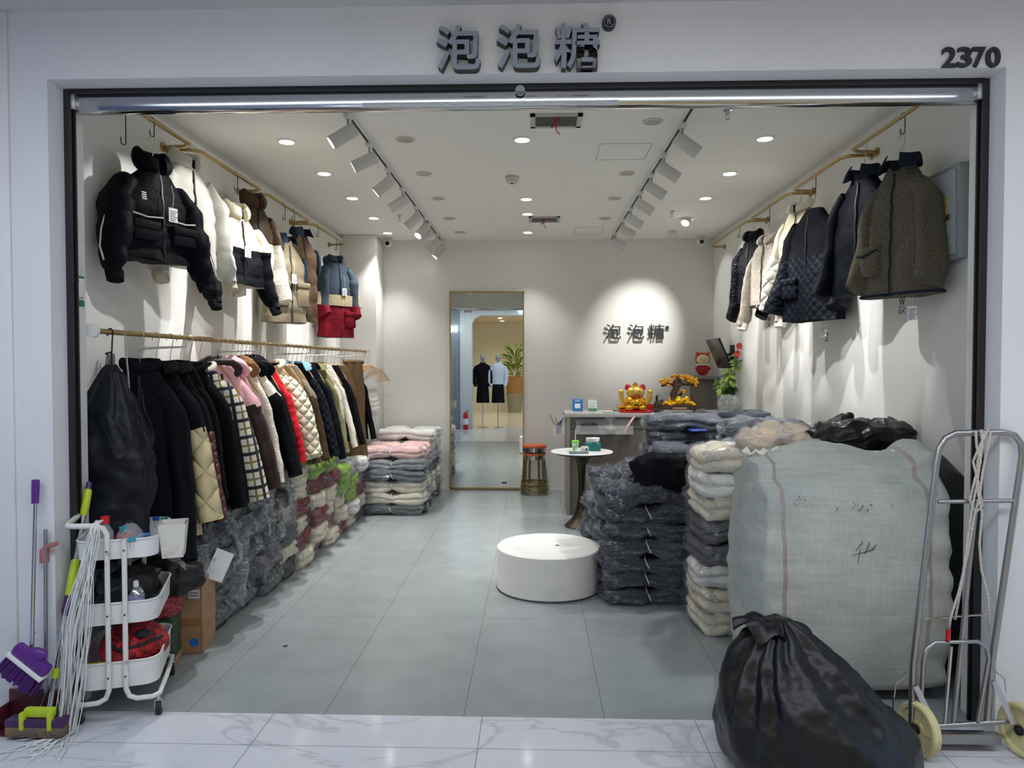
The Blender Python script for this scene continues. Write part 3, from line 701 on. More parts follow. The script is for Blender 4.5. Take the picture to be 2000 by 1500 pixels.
g = garment('hooded_jacket', 'hooded colour block jacket in grey denim, sand and red, hung high near the pilaster', 'jacket', p, th-.25, W=.40, H=.80, D=.16, wh=.44, mats=(F_denim, F_red), split=-.48, sl=(.40, .085, .075, 5), sleeve_mats=(F_denim, F_red),
        collar=('stand', F_denim, .06, .3), hood=(F_denim, .9), seed=7, pockets=((.11, -.62, .14, .16, F_red),), pm=F_red, tagm=(.03, -.30, -.10))
for s in (-1, 1):
    mb = MB(); mb.grid(lambda u, v: Vector((s*(.212+.012*v)+.092*math.cos(2*math.pi*u), .0-.012*v+.068*math.sin(2*math.pi*u), -.35-.13*v)), 20, 4); mb.wob(.004, 9, 3); mb.build('sand_band', F_sand, g)
mb = MB(); mb.grid(lambda u, v: Vector((.212*sgp(math.cos(2*math.pi*u), .8), .088*sgp(math.sin(2*math.pi*u), .75), -.37-.11*v)), 36, 3); mb.wob(.003, 9, 3); mb.build('sand_band', F_sand, g)

for y, L_, lb in ((3.53, .20, 'long empty S hook near the shop opening over the coat rail'), (6.05, .07, 'small empty S hook between the two vests over the coat rail'), (6.72, .09, 'empty S hook beyond the brown vest over the coat rail')):
    shook(lb, RXL, y, RZL, L_, rz=TH)

# --- upper garments over the sack pile ---
yr = lambda px: RXR*FPX/(px-1043)
p, th = onrail(1, 3.90, .085, 'wooden hanger holding the olive sherpa coat', 'S hook holding up the olive sherpa coat')
g = garment('sherpa_coat', 'olive sherpa coat with navy collar and flap pocket, hung high by the electrical box', 'coat', p, th, W=.36, H=.69, D=.16, wh=.48, mats=(F_olive,), sl=(.46, .075, .085, 10), collar=('shirt', F_navyc, .09, .5), zipm=F_navyc,
        pockets=((-.13, -.50, .13, .16, F_olive),), seed=11, hem=F_navyc, wob=.01, tagm=(.10, -.75, -.03))
pk = [o for o in g.children if o.name.startswith('pocket')][0]
MB().tube([(-.20, -.100, -.46), (-.15, -.108, -.465), (-.06, -.106, -.44)], .006, 6).build('pocket_binding', F_navyc, pk)
p, th = onrail(1, 4.34, 0, 'wooden hanger holding the long black coat over the sack pile', None, .14)
garment('wool_coat', 'plain blue-black coat with a shirt collar hung high behind the olive sherpa coat', 'coat', p, th, W=.40, H=.70, D=.14, wh=.46, mats=(F_navyb,), sl=(.52, .07, .075, 10), collar=('shirt', F_navyc, .09, .45), seed=12, wob=.01)
p, th = onrail(1, 5.10, .10, 'wooden hanger holding the navy quilted jacket', 'S hook holding up the navy quilted jacket', low=.02)
garment('quilted_jacket', 'navy diamond quilted jacket with a plain black yoke, hung high beside the cream one', 'jacket', p, th, W=.42, H=.78, D=.16, wh=.54, mats=(F_black, Q_navy), split=-.34, sl=(.54, .08, .08, 14), sleeve_mats=(F_black, Q_navy), seed=13, wob=.012,
        pockets=((-.14, -.55, .15, .14, Q_navy),), pm=Q_navy, tagm=(.1, -.82, .0))
p, th = onrail(1, 5.36, 0, 'wooden hanger holding the cream quilted jacket', None, .11)
garment('quilted_jacket', 'cream jacket with a quilted white lower half hung high behind the navy quilted one', 'jacket', p, th, W=.40, H=.76, D=.13, wh=.46, mats=(F_cream, Q_white), split=-.34, sl=(.56, .075, .07, 10), sleeve_mats=(F_cream, Q_white), collar=('puff', F_offw, .07, .3), seed=14)
p, th = onrail(1, 6.08, .10, 'wooden hanger holding the beige sherpa jacket', 'S hook holding up the beige sherpa jacket')
garment('sherpa_jacket', 'beige sherpa jacket with dark piped edges hung high between the leather and cream ones', 'jacket', p, th, W=.40, H=.55, D=.15, mats=(F_beigesh,), sl=(.52, .07, .065, 8), cuff=F_offw, collar=('puff', F_beigesh, .07, .3), seed=15, hem=F_zip)
p, th = onrail(1, 6.50, 0, 'wooden hanger holding the black shearling jacket', None, .12)
garment('leather_jacket', 'shiny black shearling jacket hung high over the counter end beside the beige sherpa', 'jacket', p, th, W=.38, H=.59, D=.15, mats=(F_shear,), sl=(.54, .075, .06, 6), collar=('puff', F_shear, .08, .3), seed=16)
shook('empty S hook near the bronze end of the rail by the back wall', RXR, 6.95, RZR, .09, rz=-TH)

# --- long coat rail ---
def yc(px): return CX*FPX/(px-1043)
def cxf(y): return -1.985+.105*(min(y, 7.95)-3.16)/4.79
low = 'coats on the long coat rail'
def coat(px, nm, lb, cat='coat', dz=0, rz=.38, hl=None, hh=.165, woodW=.40, **k):
    y = yc(px) if px > 100 else px; CXy = cxf(y)
    hanger('wooden hanger holding the %s' % (hl or lb.split(',')[0].split(' with ')[0].split(' on ')[0]), (CXy, y, CZ+.001), rz, hh, .27, None)
    k.setdefault('D', .10); k.setdefault('W', .36); k.setdefault('wob', .009); k.setdefault('drop', .17); k['W'] = min(k['W'], .46)*.80; k['D'] = k['D']*.9
    k['H'] = k['H']*.97
    if k.get('collar'): k['collar'] = (k['collar'][0], k['collar'][1], k['collar'][2]*.7)+tuple(k['collar'][3:])
    k['wh'] = k.get('wh', k['W']/.8*1.05)*.9
    if k.get('sl'): k['sl'] = (k['sl'][0]*.90, k['sl'][1]*.95, k['sl'][2]*.95, k['sl'][3]+1)
    return garment(nm, lb, cat, (CXy, y, CZ-hh+.008+dz), rz, group=low, narrow=True, seed=int(y*37) % 17, **k)
coat(292, 'wool_coat', 'long black coat with a tall stand collar, foremost cloth coat on the coat rail', H=.98, W=.42, wh=.46, D=.17, mats=(F_black, F_navyb), split=-.42, sl=(.85, .085, .07, 5), sleeve_mats=(F_black, F_navyb), collar=('stand', F_black, .07, .4), puff=.03, hl='foremost long black coat')
coat(322, 'wool_coat', 'black wool coat with pale gold puffer lower half, second cloth coat on the rail', H=.93, W=.43, wh=.46, D=.13, mats=(F_black, F_gold), split=-.34, sl=(.68, .08, .10, 11), sleeve_mats=(F_black, Q_gold), collar=('shirt', F_black, .08, .4), hl='black and pale gold coat')
coat(348, 'wool_coat', 'black coat with maroon quilted lower half', H=.95, W=.41, wh=.43, D=.11, mats=(F_black, Q_maroon), split=-.36, sl=(.72, .06, .062, 10), sleeve_mats=(F_black, Q_maroon), collar=('shirt', F_black, .08, .4), hl='black and maroon coat')
coat(367, 'wool_coat', 'thin plain black coat squeezed behind the maroon quilted one', H=.8, W=.40, mats=(F_black,), sl=(.6, .055, .05, 9), hl='thin plain black coat')
coat(385, 'sherpa_coat', 'black fleecy sherpa coat in front of the plaid coat', H=.82, W=.42, D=.14, mats=(F_blacksh,), sl=(.68, .075, .07, 11), hl='black sherpa coat', tagm=(.11, -.80, -.075), collar=('stand', F_blacksh, .05, .3))
coat(402, 'plaid_coat', 'cream and navy plaid fleece coat with a white collar edge', H=.85, W=.48, wh=.56, D=.20, rz=.62, mats=(F_plaid,), sl=(.68, .115, .11, 14), collar=('stand', F_offw, .05, .4), hl='plaid fleece coat', zipm=None)
coat(440, 'puffer_coat', 'hooded dark brown puffer coat with a pink yoke', H=.80, W=.48, D=.20, rz=.6, mats=(F_pink, F_dkbrown), split=-.25, sl=(.66, .09, .085, 14), sleeve_mats=(F_pink, F_dkbrown), hood=(F_dkbrown, 1.0), puff=.14, ps=.16, dz=-.0, hl='brown puffer with pink yoke')
coat(460, 'puffer_coat', 'pink hooded puffer showing behind the brown hood', H=.5, W=.34, mats=(F_pink,), sl=(.4, .05, .05, 6), hood=(F_pink, .9), hl='pink hooded puffer')
coat(478, 'fleece_jacket', 'white fleece jacket with brown furry hood', H=.76, W=.40, D=.12, mats=(F_offw,), sl=(.64, .055, .045, 12), hood=(F_fur, .95), hl='white fleece with furry hood')
coat(492, 'puffer_jacket', 'puffer with white shoulders and black lower sleeves', H=.76, W=.46, D=.14, mats=(F_offw, F_blackp), split=-.20, sl=(.62, .075, .07, 15), sleeve_mats=(F_offw, F_blackp), hood=(F_black, 1.0), puff=.1, ps=.15, hl='white and black puffer')
coat(506, 'puffer_jacket', 'dark grey hooded puffer between the white shouldered and bright red ones', H=.72, W=.42, mats=(F_blackp,), sl=(.58, .07, .06, 14), hood=(F_blackp, 1.0), hl='dark grey hooded puffer')
coat(520, 'puffer_jacket', 'bright red shiny puffer showing one sleeve beside the cream quilted coat', H=.64, W=.43, D=.12, mats=(F_redp,), sl=(.55, .06, .055, 14), puff=.2, ps=.05, hl='bright red puffer')
coat(535, 'quilted_coat', 'wide cream diamond quilted puffer coat halfway along the rail', H=.70, W=.54, D=.22, mats=(Q_cream,), sl=(.54, .125, .105, 16), collar=('puff', F_cream, .08, .35), hl='cream quilted coat', rz=.5)
coat(552, 'wool_coat', 'khaki brown jacket just beyond the cream quilted coat', H=.74, W=.44, D=.12, mats=(F_brownplain,), sl=(.6, .06, .06, 12), hl='khaki brown jacket')
coat(566, 'puffer_jacket', 'brown sleeved jacket beyond the cream quilted coat', H=.74, W=.46, D=.12, mats=(F_khaki, F_brown), split=-.25, sl=(.6, .065, .06, 13), sleeve_mats=(F_khaki, F_brown), hl='brown sleeved jacket')
coat(582, 'quilted_jacket', 'black quilted jacket with light denim collar and trim', H=.72, W=.48, D=.14, mats=(F_black, Q_black), split=-.25, sl=(.6, .075, .06, 14), sleeve_mats=(Q_black, Q_black), collar=('shirt', F_ltdenim, .10, .4), zipm=F_ltdenim, hl='denim collared jacket', rz=.5)
coat(598, 'puffer_jacket', 'dark navy padded jacket behind the denim collared one', H=.82, W=.48, D=.13, mats=(F_navyb,), sl=(.66, .07, .06, 14), hl='dark navy padded jacket', puff=.1, ps=.1)
coat(614, 'field_jacket', 'olive green jacket with a shirt collar', H=.7, W=.44, D=.10, mats=(F_oliveg,), sl=(.62, .055, .05, 12), collar=('shirt', F_oliveg, .08, .4), hl='olive green jacket')
coat(630, 'fleece_jacket', 'white jacket with a printed edge beyond the olive one', H=.7, W=.44, D=.10, mats=(F_offw,), sl=(.6, .05, .05, 14), hl='white printed jacket')
coat(645, 'wool_coat', 'black jacket before the bronze brown vest', H=.74, W=.46, D=.10, mats=(F_black,), sl=(.6, .055, .05, 13), hl='black jacket before the brown vest')
coat(658, 'long_vest', 'bronze brown long vest near the empty hangers', 'vest', H=.92, W=.50, wh=.5, D=.14, mats=(F_brownplain,), sl=None, hl='bronze brown long vest', rz=.6)
g = coat(676, 'striped_cardigan', 'black cardigan with three white sleeve bands, last garment before the empty hangers', 'cardigan', H=.78, W=.46, D=.11, mats=(F_black,), sl=(.6, .05, .045, 9), hl='striped cardigan', rz=.6)
sl_ = [o for o in g.children if o.name.startswith('sleeve')][0]
for k in range(3): MB().tube([(.262+.0065*k, -.016-.004*k, -.34-.045*k), (.266+.0065*k, -.018-.004*k, -.362-.045*k)], .056, 20, flat=.68).build('white_band', F_offw, sl_)
g = thing('trousers', 'brown cloth trousers hanging folded below the bronze vest', 'trousers', (CX+.12, yc(664), CZ-.1), .5, low)
for s in (-1, 1):
    mb = MB(); mb.tube([(s*.04, 0, -.02), (s*.05, 0, -.35), (s*.055, .0, -.6), (s*.065, -.01, -.98)], [.05, .07, .06, .075], 18, flat=.55); mb.wob(.01, 8, s); mb.build('trouser_leg', F_brownplain, g)
MB().tube([(-.1, 0, -.02), (.1, 0, -.02)], .03, 12, flat=.8).build('waistband', F_brownplain, g)
for i in range(9):
    y = yc(690)+i*.10
    o = hanger('empty pale wooden hanger, %s in the bunch at the back end of the coat rail' % ORD[i], (cxf(y), y, CZ+.001), .15+.05*i+.04*math.sin(i*2.7), .165, .42, 'empty wooden hangers', thick=.66, wm=mat('light_hanger_wood', (206, 164, 118), .5))
# extra bare hooks/hangers between coats
for i, px in enumerate((383, 433, 450, 470, 486, 513, 527, 545, 560, 574, 590, 606, 622, 637, 651, 668)):
    hanger('wooden hanger wedged among the coats, %s from the shop opening' % ORD[i], (cxf(yc(px)), yc(px), CZ+.001), .25, .165, .27, 'hangers wedged among the coats')
# ---------------- film-wrapped folded garments ----------------
def lump(w_, d, h, seed, sq=.30, amp=.018, crease=.35, fold=.08, cuts=11, flap=0):
    mb = MB(); bmesh.ops.create_cube(mb.bm, size=2)
    bmesh.ops.subdivide_edges(mb.bm, edges=mb.bm.edges[:], cuts=cuts, use_grid_fill=True)
    for v in mb.bm.verts:
        p = v.co; q = p.normalized()*max(abs(p.x), abs(p.y), abs(p.z))*1.15
        p = p.lerp(q, sq); ex = math.exp(-(v.co.x/.16)**2)
        z = p.z*(1-crease*ex*(.4+.6*abs(v.co.z))); y = p.y*(1-.05*ex); x = p.x
        k = 1-fold*math.exp(-(v.co.z/.22)**2); x *= k; y *= k
        if flap and abs(x) > .9: z *= .5
        v.co = Vector((x*w_/2, y*d/2, z*h/2))
    mb.wob(amp, 6.5, seed); mb.wob(amp*.35, 22, seed+3); return mb
_pm = {}
def proto(kind, var, m):
    k = (kind, var, m.name)
    if k not in _pm:
        if kind == 'g': mb = lump(.56, .36, .112, var*2.3+1, sq=.42, amp=.024, crease=.40+.10*(var % 3), fold=.12, cuts=11)
        else: mb = lump(.605, .39, .116, var*2.3+1, sq=.36, amp=.027, crease=.38, fold=.08, cuts=17, flap=1); mb.wob(.010, 26, var+8)
        o = mb.build('tmp', m, ang=1.4); _pm[k] = o.data; bpy.data.objects.remove(o); _pm[k].name = 'folded_garment' if kind == 'g' else 'film_wrap'
    return _pm[k]
M_str = mat('white_string', (215, 215, 212), .7)
_mb = MB(); _mb.tube([(.012*math.sin(a*2), .185*math.cos(a), .05*math.sin(a)) for a in [k*math.pi/14 for k in range(28)]], .0035, 6, True)
_o = _mb.build('string', M_str); _smesh = _o.data; bpy.data.objects.remove(_o)
npk = 0
def pack(loc, rz, sc, m, film, label, group, var=None, string=False, tilt=(0, 0)):
    global npk; npk += 1
    v = npk % 5 if var is None else var
    t = thing('wrapped_garment', label, 'wrapped garment', loc, rz, group); t.scale = sc
    t.rotation_euler = (tilt[0], tilt[1], rz)
    for nm, me in (('folded_garment', proto('g', v, m)), ('film_wrap', proto('w', v, film))) + ((('string', _smesh),) if string else ()):
        o = bpy.data.objects.new(nm, me); col.objects.link(o); o.parent = t
    return t
G = lambda n, c, b=(22, .5): mat('packed_'+n, c, .8, bump=b, spec=.3)
P_navy = G('navy', (42, 48, 62)); P_slate = G('slate', (70, 76, 88)); P_grey = G('grey', (92, 90, 96)); P_lgrey = G('light_grey', (150, 152, 158))
P_cream = G('cream', (222, 214, 194)); P_white = G('white', (228, 227, 222)); P_maroon = G('maroon', (118, 52, 62)); P_green = G('green', (140, 176, 70)); P_pink = G('pink', (228, 184, 180))
P_black = G('black', (26, 27, 32)); P_beige = G('beige', (196, 178, 158)); P_dgrey = G('dark_grey', (60, 62, 66))
def stack(x, y, n, h, w_, d, cols, film, where, rz=0, string=False, cn=None, z0=0, jit=.02, top='topmost'):
    for i in range(n):
        m = cols[i % len(cols)]
        lay = 'bottom layer' if i == 0 else ('top layer' if i == n-1 else '%s layer' % ORD[i])
        nm = m.name[7:].replace('_', ' ')
        lb = '%s garment in film, %s of %s' % (nm, lay, where)
        kx = rnd.uniform(.93, 1.07) if jit > .015 else 1
        pack((x+rnd.uniform(-jit, jit), y+rnd.uniform(-jit, jit), z0+h*(i+.5)), rz+rnd.uniform(-3, 3)*jit, (w_/.58*kx, d/.37*kx, h/.112*1.04), m, film, lb, 'wrapped garments in %s' % where, string=string)
# right-hand pile
stack(.725, 4.64, 6, .102, .60, .38, [P_navy], M_film, 'tied stack beside the podium', string=True, jit=.012)
stack(.70, 5.04, 6, .104, .60, .38, [P_navy, P_slate], M_film, 'stack just behind the tied one')
stack(.66, 5.46, 5, .104, .56, .38, [P_slate, P_navy], M_film, 'low stack facing the round table')
stack(1.17, 4.16, 8, .129, .54, .46, [P_cream, P_cream, P_white, P_grey, P_grey, P_cream, P_white, P_cream], M_film, 'cream stack beside the woven sack', jit=.015)
stack(1.50, 4.62, 8, .125, .58, .40, [P_grey, P_white, P_slate], M_film, 'stack behind the woven sack')
stack(1.12, 5.10, 8, .118, .56, .42, [P_navy, P_slate, P_lgrey], M_film, 'stack behind the cream one')
stack(1.62, 5.10, 9, .124, .62, .42, [P_slate, P_grey, P_slate, P_lgrey], M_film2, 'pale grey wall stack')
stack(1.14, 5.56, 10, .112, .56, .42, [P_navy, P_slate], M_film, 'tall stack before the counter')
stack(1.72, 5.60, 9, .118, .60, .42, [P_slate, P_navy], M_film, 'dark wall stack near the counter')
stack(1.70, 6.10, 9, .124, .60, .42, [P_navy], M_film, 'rearmost dark stack touching the counter')
stack(1.62, 4.14, 8, .128, .56, .42, [P_grey, P_beige], M_film, 'beige stack behind the sack top')
for x, y, z, rz, ty, m, lb in ((.62, 4.62, .70, .3, -.30, P_navy, 'navy garment in film leaning on the front stack below the black sweater'), (.92, 4.66, .70, -.3, .28, P_black, 'black garment in film sloping to the cream stack below the black sweater'),
                               (.60, 5.0, .72, .2, -.15, P_navy, 'navy garment in film sloping toward the round table')):
    pack((x, y, z), rz, (.75, .9, 1.5), m, M_film, lb, None, tilt=(.1, ty), string=False)
pack((1.30, 4.02, 1.085), .5, (.62, .7, .9), P_beige, M_film2, 'beige garment in a creased bag lying behind the sack edge', None, tilt=(.2, -.25))
pack((1.52, 3.98, 1.07), -.3, (.6, .7, 1.0), P_beige, M_film2, 'beige garment with blue lining standing behind the sack top', None, tilt=(.3, .2))
mb = lump(.36, .30, .24, 5, sq=.8, amp=.05, crease=.1, cuts=14); mb.wob(.018, 18, 3)
tag(mb.build('sweater', F_black, loc=(.80, 4.60, .815), ang=1.4), 'crumpled black sweater lying bare on top of the front navy stack', 'sweater')
mb = lump(.13, .12, .010, 6, sq=.2, amp=.012, crease=0, cuts=6)
tag(mb.build('blue_leaflet', mat('blue_print', (36, 66, 150), .5), loc=(1.20, 5.31, 1.03), rz=.2), 'small blue leaflet showing between the dark packs before the counter', 'leaflet')
# back corner pile by the mirror
bl = 'back corner pile beside the mirror'
for r_, y in enumerate((7.26, 7.60, 7.94, 8.28)):
    nn = 6 if r_ < 2 else 7
    stack(-1.42 if y < 8.1 else -1.42, y, nn, .113, .66, .35, [(P_dgrey), (P_cream if r_ % 2 == 0 else P_lgrey), P_cream, P_slate, P_lgrey, P_pink if r_ < 2 else P_white, P_white], M_film if r_ else M_film2,
          '%s row beside the mirror' % ('front', 'second', 'third', 'rear')[r_], string=(r_ == 0), jit=.012)
# pile along the coat rail wall
cols = [[P_dgrey, P_dgrey, P_grey, P_dgrey, P_slate, P_dgrey], [P_dgrey, P_grey, P_dgrey, P_slate, P_dgrey, P_grey], [P_dgrey, P_grey, P_slate, P_dgrey, P_slate, P_dgrey], [P_dgrey, P_cream, P_grey, P_cream, P_dgrey],
        [P_cream, P_maroon, P_cream, P_maroon, P_cream, P_cream], [P_maroon, P_cream, P_maroon, P_cream, P_maroon, P_green], [P_cream, P_maroon, P_cream, P_cream, P_maroon, P_green], [P_maroon, P_cream, P_cream, P_green, P_green],
        [P_cream, P_white, P_green, P_green, P_lgrey], [P_dgrey, P_cream, P_maroon, P_lgrey, P_white]]
for i, cc in enumerate(cols):
    if i < 3: cc = cc[:5]
    stack(-1.985+.012*i, 4.05+.325*i, len(cc), .122 if i > 2 else .145, .44 if i > 2 else .46, .36 if i > 2 else .40, cc, M_film2 if i < 3 else M_film, '%s column under the coats' % ORD[i], jit=.03)
# loose film folds on the pile
def film_sheet(name, lb, loc, pts_fn, nu, nv, m=None):
    mb = MB(); mb.grid(pts_fn, nu, nv, False); mb.wob(.022, 8, 1); mb.wob(.010, 25, 4)
    return tag(mb.build(name, m or M_film2, loc=loc, ang=2, recalc=False), lb, 'plastic film')

for k, (y, z, w_, h_, lb) in enumerate(((4.18, .66, .34, .55, 'crumpled clear film hanging over the dark packs nearest the cardboard box'), (4.62, .70, .30, .50, 'crumpled clear film hanging over the dark packs below the plaid coat'), (5.05, .72, .26, .42, 'strip of clear film hanging where the dark packs meet the cream ones'), (6.35, .60, .30, .5, 'clear film hanging over the green and cream packs'))):
    film_sheet('loose_film', lb, (-1.80, y, z), lambda u, v, w_=w_, h_=h_: Vector((.02+.05*math.sin(3*v)+.03*math.sin(9*u+2*v)-.10*max(0, .25-v)*4*.6, (u-.5)*w_*(1-.4*math.sin(3*v)), -h_*v+.06*math.sin(7*u))), 26, 26)
# ---------------- big woven sack ----------------
M_sack = mat('woven_sack', (186, 190, 184), .6, var=((160, 168, 166), 2.2, .4, .7), bump=(5, .8, 6))
def sack_nodes(m):
    nt = m.node_tree; N = nt.nodes; L = nt.links; b = N['Principled BSDF']; src = b.inputs['Base Color'].links[0].from_socket
    tc = N.new('ShaderNodeTexCoord'); sp = N.new('ShaderNodeSeparateXYZ'); L.new(tc.outputs['Object'], sp.inputs[0])
    last = src
    for off in (-.325, .30):
        a = N.new('ShaderNodeMath'); a.operation = 'SUBTRACT'; a.inputs[1].default_value = off; L.new(sp.outputs[0], a.inputs[0])
        ab = N.new('ShaderNodeMath'); ab.operation = 'ABSOLUTE'; L.new(a.outputs[0], ab.inputs[0])
        l = N.new('ShaderNodeMath'); l.operation = 'LESS_THAN'; l.inputs[1].default_value = .009; L.new(ab.outputs[0], l.inputs[0])
        q = N.new('ShaderNodeMix'); q.data_type = 'RGBA'; L.new(l.outputs[0], q.inputs[0]); L.new(last, q.inputs[6]); q.inputs[7].default_value = lin((158, 148, 144)); last = q.outputs[2]
    w1 = N.new('ShaderNodeTexNoise'); mp = N.new('ShaderNodeMapping'); mp.inputs['Scale'].default_value = (140, 140, 6); L.new(tc.outputs['Object'], mp.inputs[0]); L.new(mp.outputs[0], w1.inputs['Vector']); w1.inputs['Scale'].default_value = 1
    w2 = N.new('ShaderNodeTexNoise'); mp2 = N.new('ShaderNodeMapping'); mp2.inputs['Scale'].default_value = (5, 5, 120); L.new(tc.outputs['Object'], mp2.inputs[0]); L.new(mp2.outputs[0], w2.inputs['Vector']); w2.inputs['Scale'].default_value = 1
    s_ = N.new('ShaderNodeMath'); s_.operation = 'ADD'; L.new(w1.outputs[0], s_.inputs[0]); L.new(w2.outputs[0], s_.inputs[1])
    mr = N.new('ShaderNodeMapRange'); mr.inputs[1].default_value = .75; mr.inputs[2].default_value = 1.3; mr.inputs[3].default_value = .86; mr.inputs[4].default_value = 1.04; L.new(s_.outputs[0], mr.inputs[0])
    q = N.new('ShaderNodeMix'); q.data_type = 'RGBA'; q.blend_type = 'MULTIPLY'; q.inputs[0].default_value = 1; L.new(last, q.inputs[6]); L.new(mr.outputs[0], q.inputs[7]); L.new(q.outputs[2], b.inputs['Base Color'])
sack_nodes(M_sack)
sk = thing('woven_sack', 'huge pale woven sack with brown stripes, standing behind the black trash bag', 'sack', (1.415, 3.44, 0))
mb = MB(); bmesh.ops.create_cube(mb.bm, size=2); bmesh.ops.subdivide_edges(mb.bm, edges=mb.bm.edges[:], cuts=26, use_grid_fill=True)
for v in mb.bm.verts:
    p = v.co.copy(); q = p.normalized()*1.18*max(abs(p.x), abs(p.y), abs(p.z)); p = p.lerp(q, .36)
    zz = (p.z+1)/2
    x = p.x*.436*(1+.03*math.cos(zz*5)-.05*(zz < .0)); y = p.y*.27*(1+.18*math.sin(math.pi*max(0, min(1, zz))))
    z = zz*1.085+.02
    if v.co.z > .85:
        z += .03*max(0, p.x)*1.0-.035*math.exp(-((p.x-.45)/.3)**2)+.05*math.exp(-((p.x-.86)/.12)**2)
        y *= .62
    # gathers near top and side seams
    e = max(0, abs(p.x)-.55)/.45
    y += .012*math.sin(zz*46)*e; x += .006*math.sin(zz*60+p.y*4)*e
    g = max(0, zz-.82)/.18; y -= .012*math.sin(p.x*38)*g
    v.co = Vector((x, y, max(0.0, z)))
mb.wob(.018, 3.2, 4); mb.wob(.006, 14, 2)
for v in mb.bm.verts: v.co.z = max(.002, v.co.z)
mb.build('sack_body', M_sack, sk, ang=1.4)
mb = MB()
mb.tube([(-.42+.84*k/60, -.01+.006*math.sin(k), 1.085-.035*math.exp(-(((-.42+.84*k/60)/.475-.45)/.3)**2)+.012*math.sin(k*1.9)+.03*(k/60)) for k in range(61)], [.012+.006*math.sin(k*1.3) for k in range(61)], 8); mb.wob(.008, 40, 2)
mb.build('stitched_seam', mat('sack_seam', (222, 222, 208), .7), sk)
mb = MB()
for (x, z, s_) in ((.0, .88, 1), (.02, .885, 1.2), (-.03, .89, .7), (-.10, .885, .6), (.12, .89, .6), (-.26, .92, .9), (-.28, .90, .7)):
    for k in range(4): q_ = Vector((x+.035*s_*(rnd.random()-.5), -.316, z+.03*(rnd.random()-.5))); mb.tube([q_, q_+Vector((.006*rnd.random(), 0, .004+.006*rnd.random()))], .0022*s_, 5)
for a, b in (((-.03, .70), (.0, .74)), ((.01, .69), (.03, .74)), ((-.05, .68), (.05, .71)), ((.03, .70), (.06, .73)), ((-.02, .65), (-.01, .71))):
    mb.tube([(a[0], -.328, a[1]), (b[0], -.328, b[1])], .0018, 5)
mb.build('marker_scribble', mat('marker_ink', (88, 90, 94), .7), sk)['kind'] = 'stuff'

# ---------------- black bags ----------------
M_bin = mat('black_bin_film', (17, 17, 21), .40, bump=(9, .5, 5), spec=.4)
bg = thing('trash_bag', 'big full black trash bag tied at the top, standing in front of the woven sack', 'bag', (1.03, 2.62, 0))
def TB(u, v):
    a = 2*math.pi*u
    prof = [(0, .25), (.03, .31), (.12, .355), (.28, .36), (.45, .325), (.62, .265), (.78, .19), (.9, .11), (.97, .06), (1, .04)]
    for (v0, r0), (v1, r1) in zip(prof, prof[1:]):
        if v0 <= v <= v1: r = r0+(r1-r0)*(v-v0)/(v1-v0+1e-9); break
    g = v**2.2
    r *= 1+.16*g*math.sin(13*a+2*math.sin(3*a))+.04*math.sin(5*a+v*6)*(v > .05)
    r *= 1+.10*math.cos(a-.4)*(1-v)
    cx = -.14*v**1.3; cz = .555*v
    cz *= 1+.06*math.cos(a)*math.sin(math.pi*v)*-1
    return Vector((cx+r*math.cos(a), .05*v+r*.93*math.sin(a), cz))
mb = MB(); mb.grid(TB, 120, 70, True, True, True); mb.wob(.03, 3, 5, lambda c: min(1, c.z*4)); mb.wob(.010, 11, 6, lambda c: min(1, c.z*4)); mb.wob(.004, 30, 2, lambda c: min(1, c.z*4))
mb.build('bag_body', M_bin, bg, ang=2)
mb = MB()
def ear(u, v, s):
    a = (u-.5)*2.4*s
    return Vector((-.20+(.02+.16*v)*math.sin(a+s*.5)*1.0, .05-.02-.05*v*math.cos(a*2), .55+.075*v*math.cos(a)-.04*v*v*(1+math.sin(a*3))))
mb.grid(lambda u, v: Vector((-.15+(.035+.115*v)*math.cos(2*math.pi*u), .04+(.03+.07*v)*math.sin(2*math.pi*u), .545+.055*v-.085*v*v+.022*v*math.sin(7*2*math.pi*u)+.03*v*math.cos(2*math.pi*u)*-1)), 60, 10)
mb.wob(.02, 9, 2, lambda c: 1); mb.build('gathered_neck', M_bin, bg, ang=2, recalc=False)
MB().tube([(-.145+.045*math.cos(a), .045+.045*math.sin(a), .548+.006*math.sin(2*a)) for a in [k*math.pi/12 for k in range(24)]], .010, 8, True).build('tie', M_bin, bg)
# shiny bag lying on the pile behind the sack
mb = lump(.52, .42, .17, 9, sq=.75, amp=.05, crease=.05, cuts=18); mb.wob(.02, 14, 6)
b2 = thing('plastic_bag', 'shiny black plastic bag lying on top of the pile behind the woven sack', 'bag', (1.80, 3.98, 1.11))
mb.build('bag_body', M_bin, b2, ang=1.8)
mb = MB(); mb.ball((-.08, 0, .10), .035, .02, .035, 12); mb.wob(.015, 20, 1); mb.build('knot', M_bin, b2, ang=1.8)
mb = MB(); bmesh.ops.create_cube(mb.bm, size=2); bmesh.ops.subdivide_edges(mb.bm, edges=mb.bm.edges[:], cuts=14, use_grid_fill=True)
for v in mb.bm.verts:
    p = v.co.lerp(v.co.normalized()*1.2, .45); v.co = Vector((p.x*.13*(1.3-.5*(p.z+1)/2), p.y*.14, max(0, (p.z+1.05)*.50)))
mb.wob(.03, 4, 2, lambda c: min(1, c.z*5)); tag(mb.build('garment_bag', mat('charcoal_bag_film', (48, 50, 54), .4, bump=(8, .4)), loc=(1.98, 3.60, 0), ang=1.6), 'tall charcoal bag leaning on the wall behind the woven sack and trolley', 'bag')
